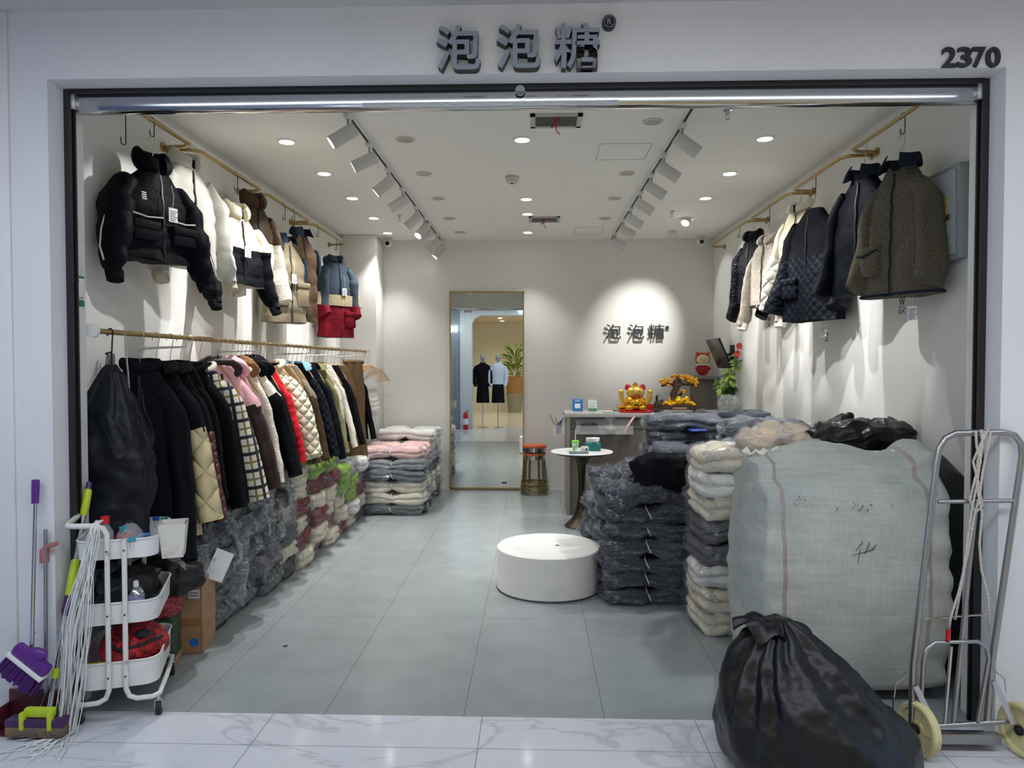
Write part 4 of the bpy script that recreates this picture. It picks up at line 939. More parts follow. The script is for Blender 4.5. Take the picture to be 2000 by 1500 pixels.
# ---------------- mirror ----------------
t = thing('wall_mirror', 'tall narrow mirror with a thin gold frame on the back wall', 'mirror', (-.565, YB, 0))
MB().box(-.432, .432, -.022, -.012, .035, 2.37).build('mirror_glass', mat('mirror_silver', (222, 228, 224), .0, 1), t, smooth=False)
mb = MB()
for q in ((-.445, -.430, .02, 2.385), (.430, .445, .02, 2.385), (-.445, .445, .02, .036), (-.445, .445, 2.369, 2.385)): mb.box(q[0], q[1], -.034, 0, q[2], q[3])
mb.build('frame', M_gold, t, smooth=False)

# ---------------- white round podium ----------------
t = thing('round_podium', 'low round white display podium standing on the tiled floor', 'podium', (.10, 4.84, 0))
MB().lathe([(0, .282), (.343, .282), (.35, .276), (.35, .012), (.347, .012), (.345, .0), (0, 0)], n=96).build('drum', mat('podium_white', (232, 231, 228), .45, var=((220, 219, 216), 9, .55, .72)), t)
MB().lathe([(.351, .010), (.353, .004), (.353, 0), (.346, 0), (.346, .010)], n=96).build('base_edge', mat('podium_edge', (70, 72, 74), .7), t)

# ---------------- tulip table and what stands on it ----------------
TX, TY = .445, 6.68
t = thing('pedestal_table', 'small round white table on a flared bronze pedestal in front of the counter', 'table', (TX, TY, 0))
MB().lathe([(0, .69), (.27, .69), (.287, .694), (.29, .699), (.287, .703), (0, .703)], n=64).build('table_top', mat('table_white', (236, 238, 240), .25), t)
MB().lathe([(0, .69), (.245, .69), (.24, .676), (.16, .668), (0, .668)], n=48).build('underplate', M_dark, t)
MB().lathe([(.0, .67), (.15, .668), (.10, .655), (.062, .625), (.042, .57), (.034, .48), (.030, .38), (.034, .28), (.046, .19), (.07, .11), (.105, .055), (.145, .022), (.158, .008), (.155, 0), (0, 0)], n=48).build('pedestal', mat('bronze', (64, 57, 46), .38, .9), t)
def item(nm, lb, cat, px, py, Z, mb_, m, g=None, rz=0):
    c = at(px, py, Z=Z); return tag(mb_.build(nm, m, loc=(c.x, c.y, Z), rz=rz), lb, cat, g)
t = thing('tissue_box', 'teal tissue box with a white tissue sticking out on the round table', 'box', (.55, 6.72, .703), -.1)
MB().box(-.075, .075, -.05, .05, 0, .07, .004).build('box_body', mat('teal_card', (24, 108, 104), .5), t)
mb = MB(); mb.grid(lambda u, v: Vector(((.055-.0*v)*math.cos(2*math.pi*u)*(1+.2*v), (.02+.018*v)*math.sin(2*math.pi*u), .068+.052*v)), 20, 6, True, False, True); mb.wob(.012, 25, 2); mb.build('tissue', mat('tissue_white', (238, 238, 238), .9), t)
t = thing('drink_cup', 'green and white paper cup with a straw on the round table', 'cup', (.385, 6.66, .703))
MB().lathe([(0, 0), (.024, 0), (.033, .085), (0, .085)], n=28).build('cup_body', mat('cup_green', (150, 200, 130), .5, var=((228, 240, 225), 30, .45, .55)), t)
MB().lathe([(.0, .083), (.036, .083), (.036, .096), (.03, .102), (0, .102)], n=28).build('lid', mat('lid_green', (132, 214, 70), .4), t)
MB().tube([(0, .012, .09), (.003, .012, .21)], .0045, 8).build('straw', M_white, t)
t = thing('small_carton', 'small white carton with a dark mark beside the green cup', 'box', (.465, 6.58, .703), .2)
MB().box(-.03, .03, -.025, .025, 0, .055, .002).build('carton_body', M_white, t)
MB().box(.002, .022, -.0262, -.025, .02, .04).build('mark', mat('dark_print', (60, 62, 66), .5), t)
t = thing('phone_tray', 'grey flat tray with a dark rim lying at the front of the round table', 'tray', (.405, 6.50, .703), .05)
MB().box(-.085, .085, -.04, .04, 0, .010, .004).build('tray_body', mat('tray_grey', (150, 162, 165), .35), t)
mb = MB(); mb.tube([(-.085, -.04, .011), (.085, -.04, .011), (.085, .04, .011), (-.085, .04, .011)], .003, 6, True); mb.build('rim', mat('tray_rim', (60, 76, 80), .5), t)

# ---------------- stools ----------------
t = thing('stacked_stool', 'orange seated steel stool, upper one of the nested pair beside the mirror', 'stool', (.005, 8.36, 0), 0, 'nested stools')
M_or = mat('orange_vinyl', (206, 104, 56), .4); M_brass = mat('old_brass_tube', (160, 146, 104), .25, 1)
def stool(t, z, r):
    MB().lathe([(0, z), (r*.96, z), (r, z+.012), (r*.97, z+.03), (r*.6, z+.038), (0, z+.04)], n=40).build('seat', M_or, t)
    MB().lathe([(r*.9, z-.045), (r*.95, z-.045), (r*.95, z), (r*.9, z)], n=40).build('seat_ring', M_chrome, t)
    for k in range(4):
        a = math.pi/4+k*math.pi/2; MB().tube([(r*.88*math.cos(a), r*.88*math.sin(a), z-.01), (r*.98*math.cos(a), r*.98*math.sin(a), z*.4), (r*1.1*math.cos(a), r*1.1*math.sin(a), .008)], .009, 10).build('leg', M_brass, t)
    for zz, q in ((.11, 1.04), (.03, 1.12)): MB().tube([(r*q*math.cos(a), r*q*math.sin(a), zz+.02*(r > .14)) for a in [k*math.pi/20 for k in range(40)]], .006, 8, True).build('foot_ring', M_brass, t)
stool(t, .545, .145)
t2 = thing('stacked_stool', 'orange seated steel stool, lower one of the nested pair beside the mirror', 'stool', (.003, 8.365, 0), .3, 'nested stools'); stool(t2, .455, .135)
t3 = thing('steel_stool_frame', 'dark topped steel stool frame nested between the two orange stools', 'stool', (.004, 8.362, 0), .15, 'nested stools')
MB().lathe([(0, .505), (.132, .505), (.136, .515), (.13, .53), (0, .532)], n=40).build('seat', M_dark, t3)
for zz, r in ((.085, .162), (.14, .155), (.05, .17)): MB().tube([(r*math.cos(a), r*math.sin(a), zz) for a in [k*math.pi/20 for k in range(40)]], .006, 8, True).build('foot_ring', M_brass, t3)
for k in range(4):
    a = k*math.pi/2+.2; MB().tube([(.12*math.cos(a), .12*math.sin(a), .51), (.16*math.cos(a), .16*math.sin(a), .008)], .008, 8).build('leg', M_brass, t3)

# ---------------- counter ----------------
t = thing('sales_counter', 'grey ribbed sales counter with a pale top standing across the back corner', 'counter', (0, 7.15, 0))
Mc = mat('ribbed_taupe_panel', (106, 100, 94), .6)
nt = Mc.node_tree; _b2 = nt.nodes['Principled BSDF']; _w = nt.nodes.new('ShaderNodeTexWave'); _w.bands_direction = 'Z'; _w.inputs['Scale'].default_value = 26; _tc = nt.nodes.new('ShaderNodeTexCoord'); nt.links.new(_tc.outputs['Object'], _w.inputs['Vector'])
_bp = nt.nodes.new('ShaderNodeBump'); _bp.inputs['Strength'].default_value = .35; _bp.inputs['Distance'].default_value = .01; nt.links.new(_w.outputs[0], _bp.inputs['Height']); nt.links.new(_bp.outputs[0], _b2.inputs['Normal'])
MB().box(.36, XR-.01, .03, .48, 0, .985).build('front_panel', Mc, t, smooth=False)
MB().box(.325, .36, .01, .50, 0, .985, .002).build('end_panel', mat('end_panel_taupe', (150, 143, 134), .6), t, smooth=False)
MB().box(.31, XR-.005, 0, .51, .985, 1.025, .004).build('counter_top', mat('counter_top_grey', (176, 176, 174), .45), t)
MB().box(.36, XR-.01, .028, .034, .86, .87).build('shadow_gap', mat('gap_dark', (64, 60, 58), .8), t, smooth=False)
CT = 1.025
M_acr = mat('clear_acrylic', (235, 240, 242), .05, alpha=.22, spec=.8)
# QR stands without their codes
for px, w_, h_, c, band, lb in ((1128, .105, .14, (36, 122, 200), None, 'blue acrylic payment stand with a white square at the end of the counter'), (1157, .085, .13, (232, 236, 234), (62, 140, 100), 'white acrylic payment stand with a green band beside the blue one')):
    p = at(px, 805, Z=CT); t = thing('payment_stand', lb, 'sign stand', (p.x, 7.30, CT), 0, None)
    Mx = Matrix.Rotation(R(-10), 4, 'X')
    MB().box(-w_/2, w_/2, -.003, .003, .012, h_, .001, Mx).build('panel', mat('stand_'+('blue' if not band else 'white'), c, .3), t)
    MB().box(-w_/2, w_/2, -.03, .05, 0, .005).build('foot', M_acr, t, smooth=False)
    mb = MB()
    if band: mb.box(-w_/2, w_/2, -.0045, -.003, .012, .04, 0, Mx)
    mb.box(-w_/2+.004, w_/2-.004, -.0042, -.003, h_-.008, h_-.005, 0, Mx)
    mb.build('colour_band', mat('band_green', (62, 140, 100), .4) if band else M_white, t, smooth=False)
    MB().box(-.028, .028, -.0046, -.003, .04 if not band else .048, .088 if not band else .105, .0, Mx).build('blank_square', mat('square_pale', (236, 238, 238), .4) if not band else mat('square_grey', (205, 210, 208), .4), t, smooth=False)
    mb = MB()
    for k in range(3): mb.box(-.025+.018*k, -.013+.018*k, -.0046, -.003, h_-.03, h_-.018, 0, Mx)
    if not band: mb.build('print', M_white, t, smooth=False)
    else: mb.bm.free()
t = thing('paper_pile', 'small pile of notepads and a blue card on the counter beside the golden cat', 'papers', (.80, 7.22, CT), .05)
MB().box(-.09, .10, -.03, .07, 0, .006).build('blue_card', mat('pale_blue_card', (120, 160, 200), .5), t, smooth=False)
MB().box(-.10, .05, -.02, .08, .006, .018, M=Matrix.Rotation(R(4), 4, 'Z')).build('notepad', mat('cream_paper', (216, 208, 180), .7), t, smooth=False)
MB().box(-.01, .05, -.01, .02, .018, .026, .003).build('black_clip', M_dark, t)
# golden cat figurine
M_gld = mat('polished_gold', (232, 176, 52), .22, 1, bump=(40, .15)); M_gldf = mat('pale_gold_enamel', (226, 186, 90), .35, .6); M_redl = mat('red_lacquer', (178, 26, 34), .3)
p = at(1241, 806, Z=CT)
t = thing('golden_cat', 'golden lucky cat figurine with raised paws and red ears on the counter', 'figurine', (p.x, 7.28, CT)); t.scale = (1.12, 1.0, 1.0)
MB().box(-.14, .14, -.09, .08, .0, .022, .004).build('red_base', M_redl, t)
mb = MB(); mb.ball((0, 0, .10), .10, .075, .085, 24); mb.ball((-.06, -.04, .05), .045, .05, .035, 16); mb.ball((.06, -.04, .05), .045, .05, .035, 16); mb.ball((0, -.055, .09), .055, .03, .045, 16)
for k in range(14): mb.ball((-.09+.18*rnd.random(), -.075+.02*rnd.random(), .03+.08*rnd.random()), .014, .010, .012, 8)
mb.build('body', M_gld, t)
mb = MB(); mb.ball((0, -.005, .205), .082, .062, .066, 28); mb.build('head', M_gldf, t)
for s in (-1, 1):
    MB().lathe([(.034, 0), (.03, .02), (.018, .042), (0, .052)], n=14, M=Matrix.Translation((s*.058, 0, .24)) @ Matrix.Rotation(R(s*22), 4, 'Y') @ Matrix.Scale(.5, 4, (0, 1, 0))).build('ear', M_redl, t)
    mb = MB(); mb.tube([(s*.095, -.01, .09), (s*.125, -.02, .14), (s*.13, -.025, .20)], [.028, .026, .022], 14); mb.ball((s*.13, -.027, .212), .026, .024, .024, 14); mb.build('paw', M_gldf, t)
    mb = MB(); mb.tube([(s*.028+.014*math.cos(a), -.062, .208+.008*math.sin(a)) for a in [math.pi*k/6 for k in range(7)]], .0028, 6); mb.build('eye', M_dark, t)
mb = MB(); mb.tube([(-.045, -.052, .16), (0, -.07, .152), (.045, -.052, .16)], .008, 8); mb.build('collar', M_redl, t)
MB().lathe([(0, .262), (.024, .264), (.020, .28), (.026, .29), (.01, .292), (.014, .305), (0, .308)], n=14).build('crown', M_gld, t)
MB().box(-.16, -.10, -.06, .06, .022, .075, .01).build('ingot_box', M_gld, t)
# bottle
p = at(1277, 803, Z=CT)
t = thing('pump_bottle', 'small dark green bottle between the golden cat and the money tree', 'bottle', (p.x, 7.33, CT))
MB().lathe([(0, 0), (.032, 0), (.034, .01), (.034, .075), (.024, .10), (.012, .115), (.012, .15), (0, .15)], n=24).build('bottle_body', mat('green_glass', (26, 58, 38), .15), t)
MB().lathe([(.013, .12), (.014, .165), (0, .168)], n=16).tube([(0, 0, .16), (.0, 0, .175), (.022, 0, .172)], .004, 8).build('pump', M_dark, t)
p = at(1270, 803, Z=CT)
tag(MB().box(-.05, .05, -.03, .03, 0, .075, .004).build('red_packet', M_redl, loc=(p.x, 7.52, CT)), 'small red box behind the green bottle on the counter', 'box')
# money tree
p = at(1326, 806, Z=CT)
t = thing('money_tree', 'ornamental tree with golden leaves above a heap of gold ingots on a dark carved base', 'ornament', (p.x, 7.30, CT))
M_bark = mat('ornament_bark', (74, 52, 42), .6, bump=(30, .8)); M_rose = mat('dark_rosewood', (66, 42, 38), .4); M_leaf = mat('amber_leaf', (226, 160, 30), .3, .25)
mb = MB(); mb.box(-.205, .205, -.07, .07, .035, .062, .006); mb.box(-.185, .185, -.06, .06, .062, .072, .003)
for s in (-1, 1): mb.box(s*.205-.045, s*.205+.045, -.075, .075, .0, .045, .014); 
mb.build('carved_base', M_rose, t)
MB().box(-.07, .07, -.0735, -.07, .04, .056, 0).build('name_plate', mat('plate_rose', (196, 150, 128), .4, .4), t, smooth=False)
mb = MB()
for k in range(26):
    a = rnd.uniform(-1, 1); z_ = .08+.075*(1-abs(a))*rnd.random(); mb.ball((a*.165, rnd.uniform(-.045, .03), z_), .028, .022, .020, 10)
mb.ball((0, -.03, .115), .05, .03, .04, 16); mb.ball((-.075, -.01, .125), .03, .02, .042, 12); mb.ball((.08, -.01, .125), .03, .02, .042, 12)
mb.build('ingot_heap', M_gld if False else mat('bright_gold', (240, 186, 30), .28, .55), t)
for s, h_ in ((-1, .13), (1, .18)):
    mb = MB(); mb.tube([(s*.185, .02, .07), (s*.17, .02, .11), (s*.15, .02, h_)], [.03, .026, .012], 10); mb.wob(.01, 20, s); mb.build('rock', M_bark, t)
mb = MB(); mb.tube([(-.055, 0, .13), (-.05, 0, .19), (-.02, 0, .25), (-.035, 0, .30), (-.005, 0, .36)], [.042, .036, .032, .028, .018], 12); mb.tube([(-.03, 0, .26), (-.065, 0, .30), (-.13, 0, .285), (-.17, -.01, .265)], [.026, .02, .014, .01], 10)
mb.tube([(-.02, 0, .25), (.03, 0, .29), (.10, 0, .285), (.19, -.01, .27)], [.026, .02, .016, .01], 10); mb.tube([(.0, 0, .16), (.03, -.01, .19), (.035, -.01, .20)], [.02, .012, .01], 8); mb.tube([(-.01, 0, .29), (.03, 0, .35), (.05, 0, .37)], [.018, .012, .008], 8)
mb.wob(.008, 25, 3); mb.build('trunk', M_bark, t)
mb = MB()
def cl(cx, cz, rx, rz_, n):
    for k in range(n):
        a = rnd.uniform(0, 6.28); q = math.sqrt(rnd.random()); mb.ball((cx+rx*q*math.cos(a), rnd.uniform(-.04, .03), cz+rz_*q*math.sin(a)), rnd.uniform(.012, .019), .012, rnd.uniform(.010, .016), 8)
cl(-.125, .31, .065, .035, 26); cl(-.055, .365, .03, .02, 9); cl(.055, .36, .045, .025, 16); cl(.13, .325, .06, .035, 22); cl(.165, .29, .03, .02, 9); cl(.045, .215, .028, .018, 9)
mb.build('gold_leaves', M_leaf, t)
# glass bowl vase with plant
p = at(1405, 800, Z=CT); vx = p.x
t = thing('glass_vase', 'round clear glass bowl vase half full of water on the counter', 'vase', (vx, 7.42, CT))
MB().lathe([(.045, .004), (.10, .03), (.122, .08), (.115, .125), (.085, .165), (.065, .178), (.072, .186)], n=40).build('bowl', mat('vase_glass', (240, 246, 246), .03, alpha=.26, spec=1), t)
MB().lathe([(0, .008), (.045, .008), (.097, .032), (.117, .08), (0, .08)], n=40).build('water', mat('vase_water', (180, 190, 180), .05, alpha=.4, spec=.8), t)
t = thing('lucky_plant', 'tall leafy green plant with two red flowers standing in the glass vase', 'plant', (vx, 7.42, CT+.08))
M_st = mat('stem_green', (70, 96, 52), .5); M_lg = mat('leaf_green', (58, 104, 44), .45, var=((146, 170, 70), 9, .4, .6)); M_lg2 = mat('dark_leaf', (26, 66, 38), .45)
mb = MB(); stems = []
for k, (dx, dy, h_, bx) in enumerate(((-.02, 0, .30, .02), (.02, .01, .42, .06), (0, -.02, .34, -.01), (.03, 0, .50, .05), (-.03, .02, .22, -.06))):
    P = [Vector((dx*.4+(dx+bx)*(q/8)**1.5, dy, -.07+h_*q/8+.07*q/8)) for q in range(9)]; stems.append(P); mb.tube(P, .004, 6)
mb.build('stems', M_st, t)
def leaf(mb, c, d, L_, w_, seed=0):
    d = d.normalized(); sd = d.cross(Vector((0, -1, .3))).normalized(); n = []
    for q in range(7):
        s_ = q/6; ww = w_*math.sin(math.pi*min(.98, s_+.02))**.8; p = c+d*L_*s_+Vector((0, 0, -.25*L_*s_*s_)); n.append((mb.bm.verts.new(p-sd*ww+Vector((0, 0, .2*ww))), mb.bm.verts.new(p), mb.bm.verts.new(p+sd*ww+Vector((0, 0, .2*ww)))))
    for a, b in zip(n, n[1:]): mb._f((a[0], a[1], b[1], b[0])); mb._f((a[1], a[2], b[2], b[1]))
mb = MB(); mb2 = MB()
for P in stems:
    for q in range(3, 9):
        for z in range(3):
            a = rnd.uniform(0, 6.28); leaf(mb if P[q].z > .10 else mb2, P[q], Vector((math.cos(a), math.sin(a)*.6, rnd.uniform(-.7, .7))), rnd.uniform(.05, .085), rnd.uniform(.013, .022))
leaf(mb, Vector((-.09, -.02, .16)), Vector((-.4, -.3, -.8)), .09, .022)
mb.build('leaves', M_lg, t, recalc=False)
for k in range(40):
    a = rnd.uniform(0, 6.28); leaf(mb2, Vector((.05*math.cos(a)*rnd.random(), .03*math.sin(a), .09+.07*rnd.random())), Vector((math.cos(a), math.sin(a), .4)), .06, .014)
mb2.build('lower_leaves', M_lg2, t, recalc=False)
for c in (Vector((.075, -.02, .52)), Vector((.10, 0, .60))):
    mb = MB(); mb.tube([Vector((.06, 0, .44)), c], .003, 6)
    for k in range(6): leaf(mb, c, Vector((math.cos(k*1.05), -.3, math.sin(k*1.05))), .04, .015)
    mb.build('flower', mat('coral_flower', (214, 70, 60), .5), t, recalc=False)
# shelf cabinet in the back corner
t = thing('corner_shelf', 'grey wall shelf with a small cupboard under it in the back corner behind the counter', 'shelf', (1.96, 8.42, 0))
MB().box(-.20, .165, -.17, .175, 1.345, 1.375, .002).build('shelf_board', mat('shelf_taupe', (158, 150, 142), .6), t)
MB().box(-.10, .165, -.05, .175, .0, 1.345, .002).build('cupboard_body', mat('cupboard_taupe', (140, 134, 128), .6), t)
tag(MB().box(-.10, .10, -.06, .06, 0, .012, .001).build('folder', mat('folder_mauve', (176, 160, 176), .5), loc=(1.90, 8.34, 1.375)), 'thin mauve folder lying on the corner shelf', 'folder')
# red cat figurine
t = thing('red_cat_figurine', 'red hooded cream faced cat figurine sitting on the corner shelf', 'figurine', (1.95, 8.36, 1.387)); t.scale = (.88, .88, .88)
mb = MB(); mb.ball((0, 0, .075), .082, .06, .078, 24); mb.ball((-.075, -.02, .09), .03, .03, .025, 12); mb.ball((.075, -.02, .09), .03, .03, .025, 12); mb.build('robe', M_redl, t)
MB().ball((0, .01, .215), .10, .07, .085, 24).build('hood', M_redl, t)
MB().ball((-.005, -.035, .205), .082, .05, .070, 24).build('face', mat('cream_face', (238, 216, 160), .4), t)
for s in (-1, 1):
    MB().lathe([(.03, 0), (.02, .03), (0, .045)], n=12, M=Matrix.Translation((s*.065, .0, .275)) @ Matrix.Rotation(R(s*18), 4, 'Y')).build('ear', mat('ear_pink', (214, 90, 84), .5), t)
    MB().ball((s*.03-.005, -.083, .212), .007, .004, .006, 10).build('eye', M_dark, t)
MB().ball((-.005, -.086, .192), .006, .004, .004, 8).build('nose', M_dark, t)
mb = MB(); mb.tube([(.075*math.cos(a), -.01+.055*math.sin(a), .14) for a in [k*math.pi/10 for k in range(20)]], .012, 8, True); mb.build('collar', M_offwhite if 'M_offwhite' in globals() else M_white, t)
# wall monitor
t = thing('wall_monitor', 'black monitor on a wall bracket tilted over the counter', 'monitor', (XR, 7.75, 1.60))
MB().box(-.02, 0, -.06, .06, -.10, .12, .004).build('wall_plate', M_dark, t)
MB().tube([(-.02, 0, .02), (-.08, -.0, .02)], .014, 10).build('arm', M_dark, t)
MB().box(-.012, .012, -.27, .27, -.17, .17, .005, M=Matrix.Translation((-.15, 0, .03)) @ Matrix.Rotation(R(-24), 4, 'Y')).build('screen', mat('monitor_black', (18, 20, 24), .25), t)
MB().tube([(-.03, -.05, -.08), (-.02, -.06, -.3), (-.03, -.06, -.55)], .005, 6).build('cable', M_dark, t)
t = thing('blue_cable_bunch', 'dark blue forked plastic clips standing behind the vase on the counter', 'cable', (XR-.10, 7.50, CT))
for k in range(3): MB().tube([(0, 0, 0), (.0, 0, .12), (.03*k-.01, 0, .2), (.07-.02*k, 0, .26-.03*k)], .008, 8).build('blue_strand', mat('deep_blue', (30, 52, 110), .4), t)
for py, lb in ((768, 'upper double wall socket plate beside the counter'), (795, 'lower double wall socket plate beside the counter')):
    for q in range(1):
        p = at(1452, py, X=XR); t = thing('wall_socket', lb, 'socket', (XR, 7.65, p.z if py == 768 else p.z), 0, None)
        MB().box(-.008, 0, -.10, .10, -.043, .043, .003).build('plate', M_white, t)
        mb = MB()
        for y in (-.05, .05): mb.box(-.0095, -.008, y-.03, y+.03, -.03, .03); 
        mb.build('socket_face', mat('socket_grey', (196, 196, 192), .4), t, smooth=False)
        mb = MB()
        for y in (-.06, -.04, .04, .06): mb.box(-.0105, -.0094, y-.002, y+.002, -.008, .008)
        mb.build('slots', M_dark, t, smooth=False)
# acrylic pockets on the counter
t = thing('acrylic_pocket', 'clear acrylic pocket holding sundries on the counter front', 'holder', (.72, 7.18, .82))
mb = MB(); mb.box(-.30, .26, -.085, -.08, 0, .085); mb.box(-.30, .26, -.085, .0, 0, .004); mb.box(-.30, -.296, -.085, 0, 0, .12); mb.box(.256, .26, -.085, 0, 0, .12); mb.build('tray', M_acr, t, smooth=False)
MB().box(-.30, .26, -.004, 0, .0, .14).build('back_plate', M_acr, t, smooth=False)
mb = lump(.17, .06, .09, 3, sq=.7, amp=.02, cuts=8); tag(mb.build('black_pouch', M_dark, loc=(.55, 7.14, .885)), 'crumpled black pouch in the clear pocket on the counter front', 'pouch')
mb = MB(); mb.lathe([(0, 0), (.05, .005), (.06, .05), (.02, .10), (.018, .11), (.07, .17), (.06, .175), (.01, .115)], n=20); mb.wob(.008, 20, 3); tag(mb.build('sweets_bag', M_film2, loc=(.76, 7.13, .825)), 'small tied clear bag of beige sweets in the counter pocket', 'bag')
mb = MB(); mb.ball((0, 0, .04), .05, .035, .038, 14); mb.wob(.012, 30, 1); tag(mb.build('wrapped_sweets', mat('beige_sweets', (206, 188, 168), .6), loc=(.76, 7.13, .826)), 'beige sweets inside the small tied bag on the counter front', 'sweets')
mb = MB(); mb.tube([(-.03, 0, .0), (0, 0, .06), (.05, 0, .14), (.07, 0, .17)], [.03, .035, .025, .01], 10, flat=.4); mb.wob(.01, 25, 1); tag(mb.build('pink_cloth', F_pink, loc=(.93, 7.135, .83)), 'pink cloth sticking out of the clear counter pocket', 'cloth')
t = thing('tool_basket', 'clear basket of tools and scissors on the end of the counter', 'holder', (.315, 7.30, .80))
mb = MB(); mb.box(-.12, 0, -.08, -.077, 0, .10); mb.box(-.12, -.117, -.08, .08, 0, .10); mb.box(-.12, 0, -.08, .08, 0, .003); mb.build('basket', M_acr, t, smooth=False)
for k, (a, b, c, m) in enumerate((((-.05, -.03, .01), (-.16, -.05, .21), .012, F_sand), ((-.03, 0, .01), (-.10, 0, .17), .01, F_sand), ((-.08, -.02, .01), (-.02, -.03, .17), .012, mat('tool_blue', (90, 120, 170), .4)), ((-.06, .02, .01), (-.04, .02, .14), .02, M_dark), ((-.08, -.04, .01), (-.07, -.05, .12), .018, mat('tool_violet', (110, 90, 170), .4)))):
    o = MB().tube([a, b], [c, c*.6], 8).build('tool', m, loc=(.315, 7.30, .80)); tag(o, '%s in the clear basket on the end of the counter' % ('longest beige stick', 'shorter beige stick', 'blue handled tool', 'short black tool', 'violet handled tool')[k], 'tool', 'tools in the counter basket')
for (x, y, z, lb) in ((1.02, 6.95, .33, 'red round item on the floor between the table and the navy pile'), (.9, 6.4, 0, 'dark slipper on the floor behind the round table')):
    if z: 
        mb = MB(); mb.ball((0, 0, .17), .10, .07, .17, 18); tag(mb.build('red_bucket', M_redl, loc=(.98, 6.95, 0)), lb, 'bucket')
    else:
        mb = MB(); mb.ball((0, 0, .045), .14, .06, .045, 18); tag(mb.build('slipper', M_dark, loc=(.80, 6.55, 0)), lb, 'slipper')

p = at(985, 943, Y=YB-.024)
tag(MB().box(-.03, .03, -.001, .0, -.012, .012).build('mirror_sticker', mat('scrap_grey', (80, 82, 84), .7), loc=(p.x, YB-.0225, p.z), smooth=False), 'small grey sticker near the bottom of the mirror', 'sticker')
# ---------------- electrical box on the wall ----------------
t = thing('electrical_box', 'grey electrical box with a yellow warning label behind the olive sherpa coat', 'electrical box', (XR, 0, 0))
a, b = at(1888, 380, X=XR), at(1888, 492, X=XR); y0 = a.y; y1 = y0+.30
MB().box(-.045, 0, y0-.02, y1+.02, 2.0+.03, 2.50, .004).build('box_frame', mat('box_grey', (150, 156, 158), .45), t)
d = MB().box(-.054, -.045, y0+.005, y1-.005, 2.055, 2.475, .003).build('door', mat('box_door', (168, 174, 176), .4), t)
MB().box(-.0555, -.0538, y0+.075, y1-.03, 2.17, 2.345).build('warning_label', mat('label_yellow', (206, 160, 44), .5), d, smooth=False)
mb = MB()
for k in range(3): mb.tube([(-.0562, y0+.10+.05*k, 2.22), (-.0562, y0+.115+.05*k, 2.27), (-.0562, y0+.13+.05*k, 2.22)], .003, 4)
mb.box(-.0565, -.0555, y0+.08, y1-.035, 2.295, 2.30); mb.build('label_print', mat('label_ink', (96, 70, 30), .5), d, smooth=False)
MB().cyl((-.054, y0+.045, 2.24), (-.066, y0+.045, 2.24), .016).build('lock', M_chrome, d)
# handwritten marks on the painted wall
for (px, py, s_, lb) in ((1764, 597, .05, 'handwritten mark on the wall below the olive sherpa coat'), (1616, 658, .035, 'small handwritten mark on the wall below the navy quilted jacket'), (1503, 628, .045, 'handwritten mark on the wall below the cream jacket')):
    p = at(px, py, X=XR); mb = MB(); q = XR-.0008
    for (u0, v0, u1, v1) in ((-.8, .9, -.5, .1), (-.5, .1, -.2, .9), (-.2, .9, .1, .1), (.1, .1, .4, .9), (-.8, -.1, -.3, -.1), (-.8, -.1, -.8, -.9), (-.8, -.9, -.3, -.9), (-.3, -.9, -.3, -.5), (0, -.1, .4, -.3), (.4, -.3, .0, -.6), (.0, -.6, .4, -.9)):
        mb.tube([(q, -u0*s_+p.y, v0*s_+p.z), (q, -u1*s_+p.y, v1*s_+p.z)], .0022, 5)
    tag(mb.build('wall_mark', mat('pen_ink', (70, 70, 72), .7)), lb, 'handwriting')
# sticker on the jamb
p = at(133, 540, X=OL-.002); 
t = thing('jamb_sticker', 'green and white notice sticker on the jamb by the shutter guide', 'sticker', (OL, 3.085, 0))
z1, z0 = at(146, 537, X=OL).z, at(146, 597, X=OL).z
MB().box(-.001, .0012, -.05, .05, z0, z1).build('sheet', M_white, t, smooth=False)
MB().box(.0012, .0018, -.05, .05, z0, z0+.028).build('green_footer', mat('sticker_green', (30, 116, 76), .5), t, smooth=False)
MB().box(.0012, .0018, -.05, .05, z1-.010, z1).build('green_header', mat('sticker_green', (30, 116, 76), .5), t, smooth=False)
mb = MB()
for k in range(4): mb.box(.0012, .0018, -.035+.02*k, -.022+.02*k, z0+.034, z0+.041)
mb.box(.0012, .0018, -.02, .02, z1-.022, z1-.018); mb.build('small_print', mat('sticker_ink', (90, 110, 104), .5), t, smooth=False)
# small dirt flecks on floor are part of the floor; a scrap lies near the racks
for (px, py, lb) in ((557, 1262, 'tiny black scrap on the floor tiles near the opening'), (1088, 1065, 'tiny grey tag lying on top of the round podium')):
    Z = .283 if py == 1065 else 0.0; p = at(px, py, Z=Z)
    mb = MB(); mb.box(-.012, .012, -.006, .006, 0, .002, M=Matrix.Rotation(.4, 4, 'Z')); mb.box(-.004, .012, -.010, -.004, 0, .003); tag(mb.build('scrap', mat('scrap_grey', (80, 82, 84), .7) if py != 1262 else M_dark, loc=(p.x, p.y, Z+.0005), smooth=False), lb, 'scrap')
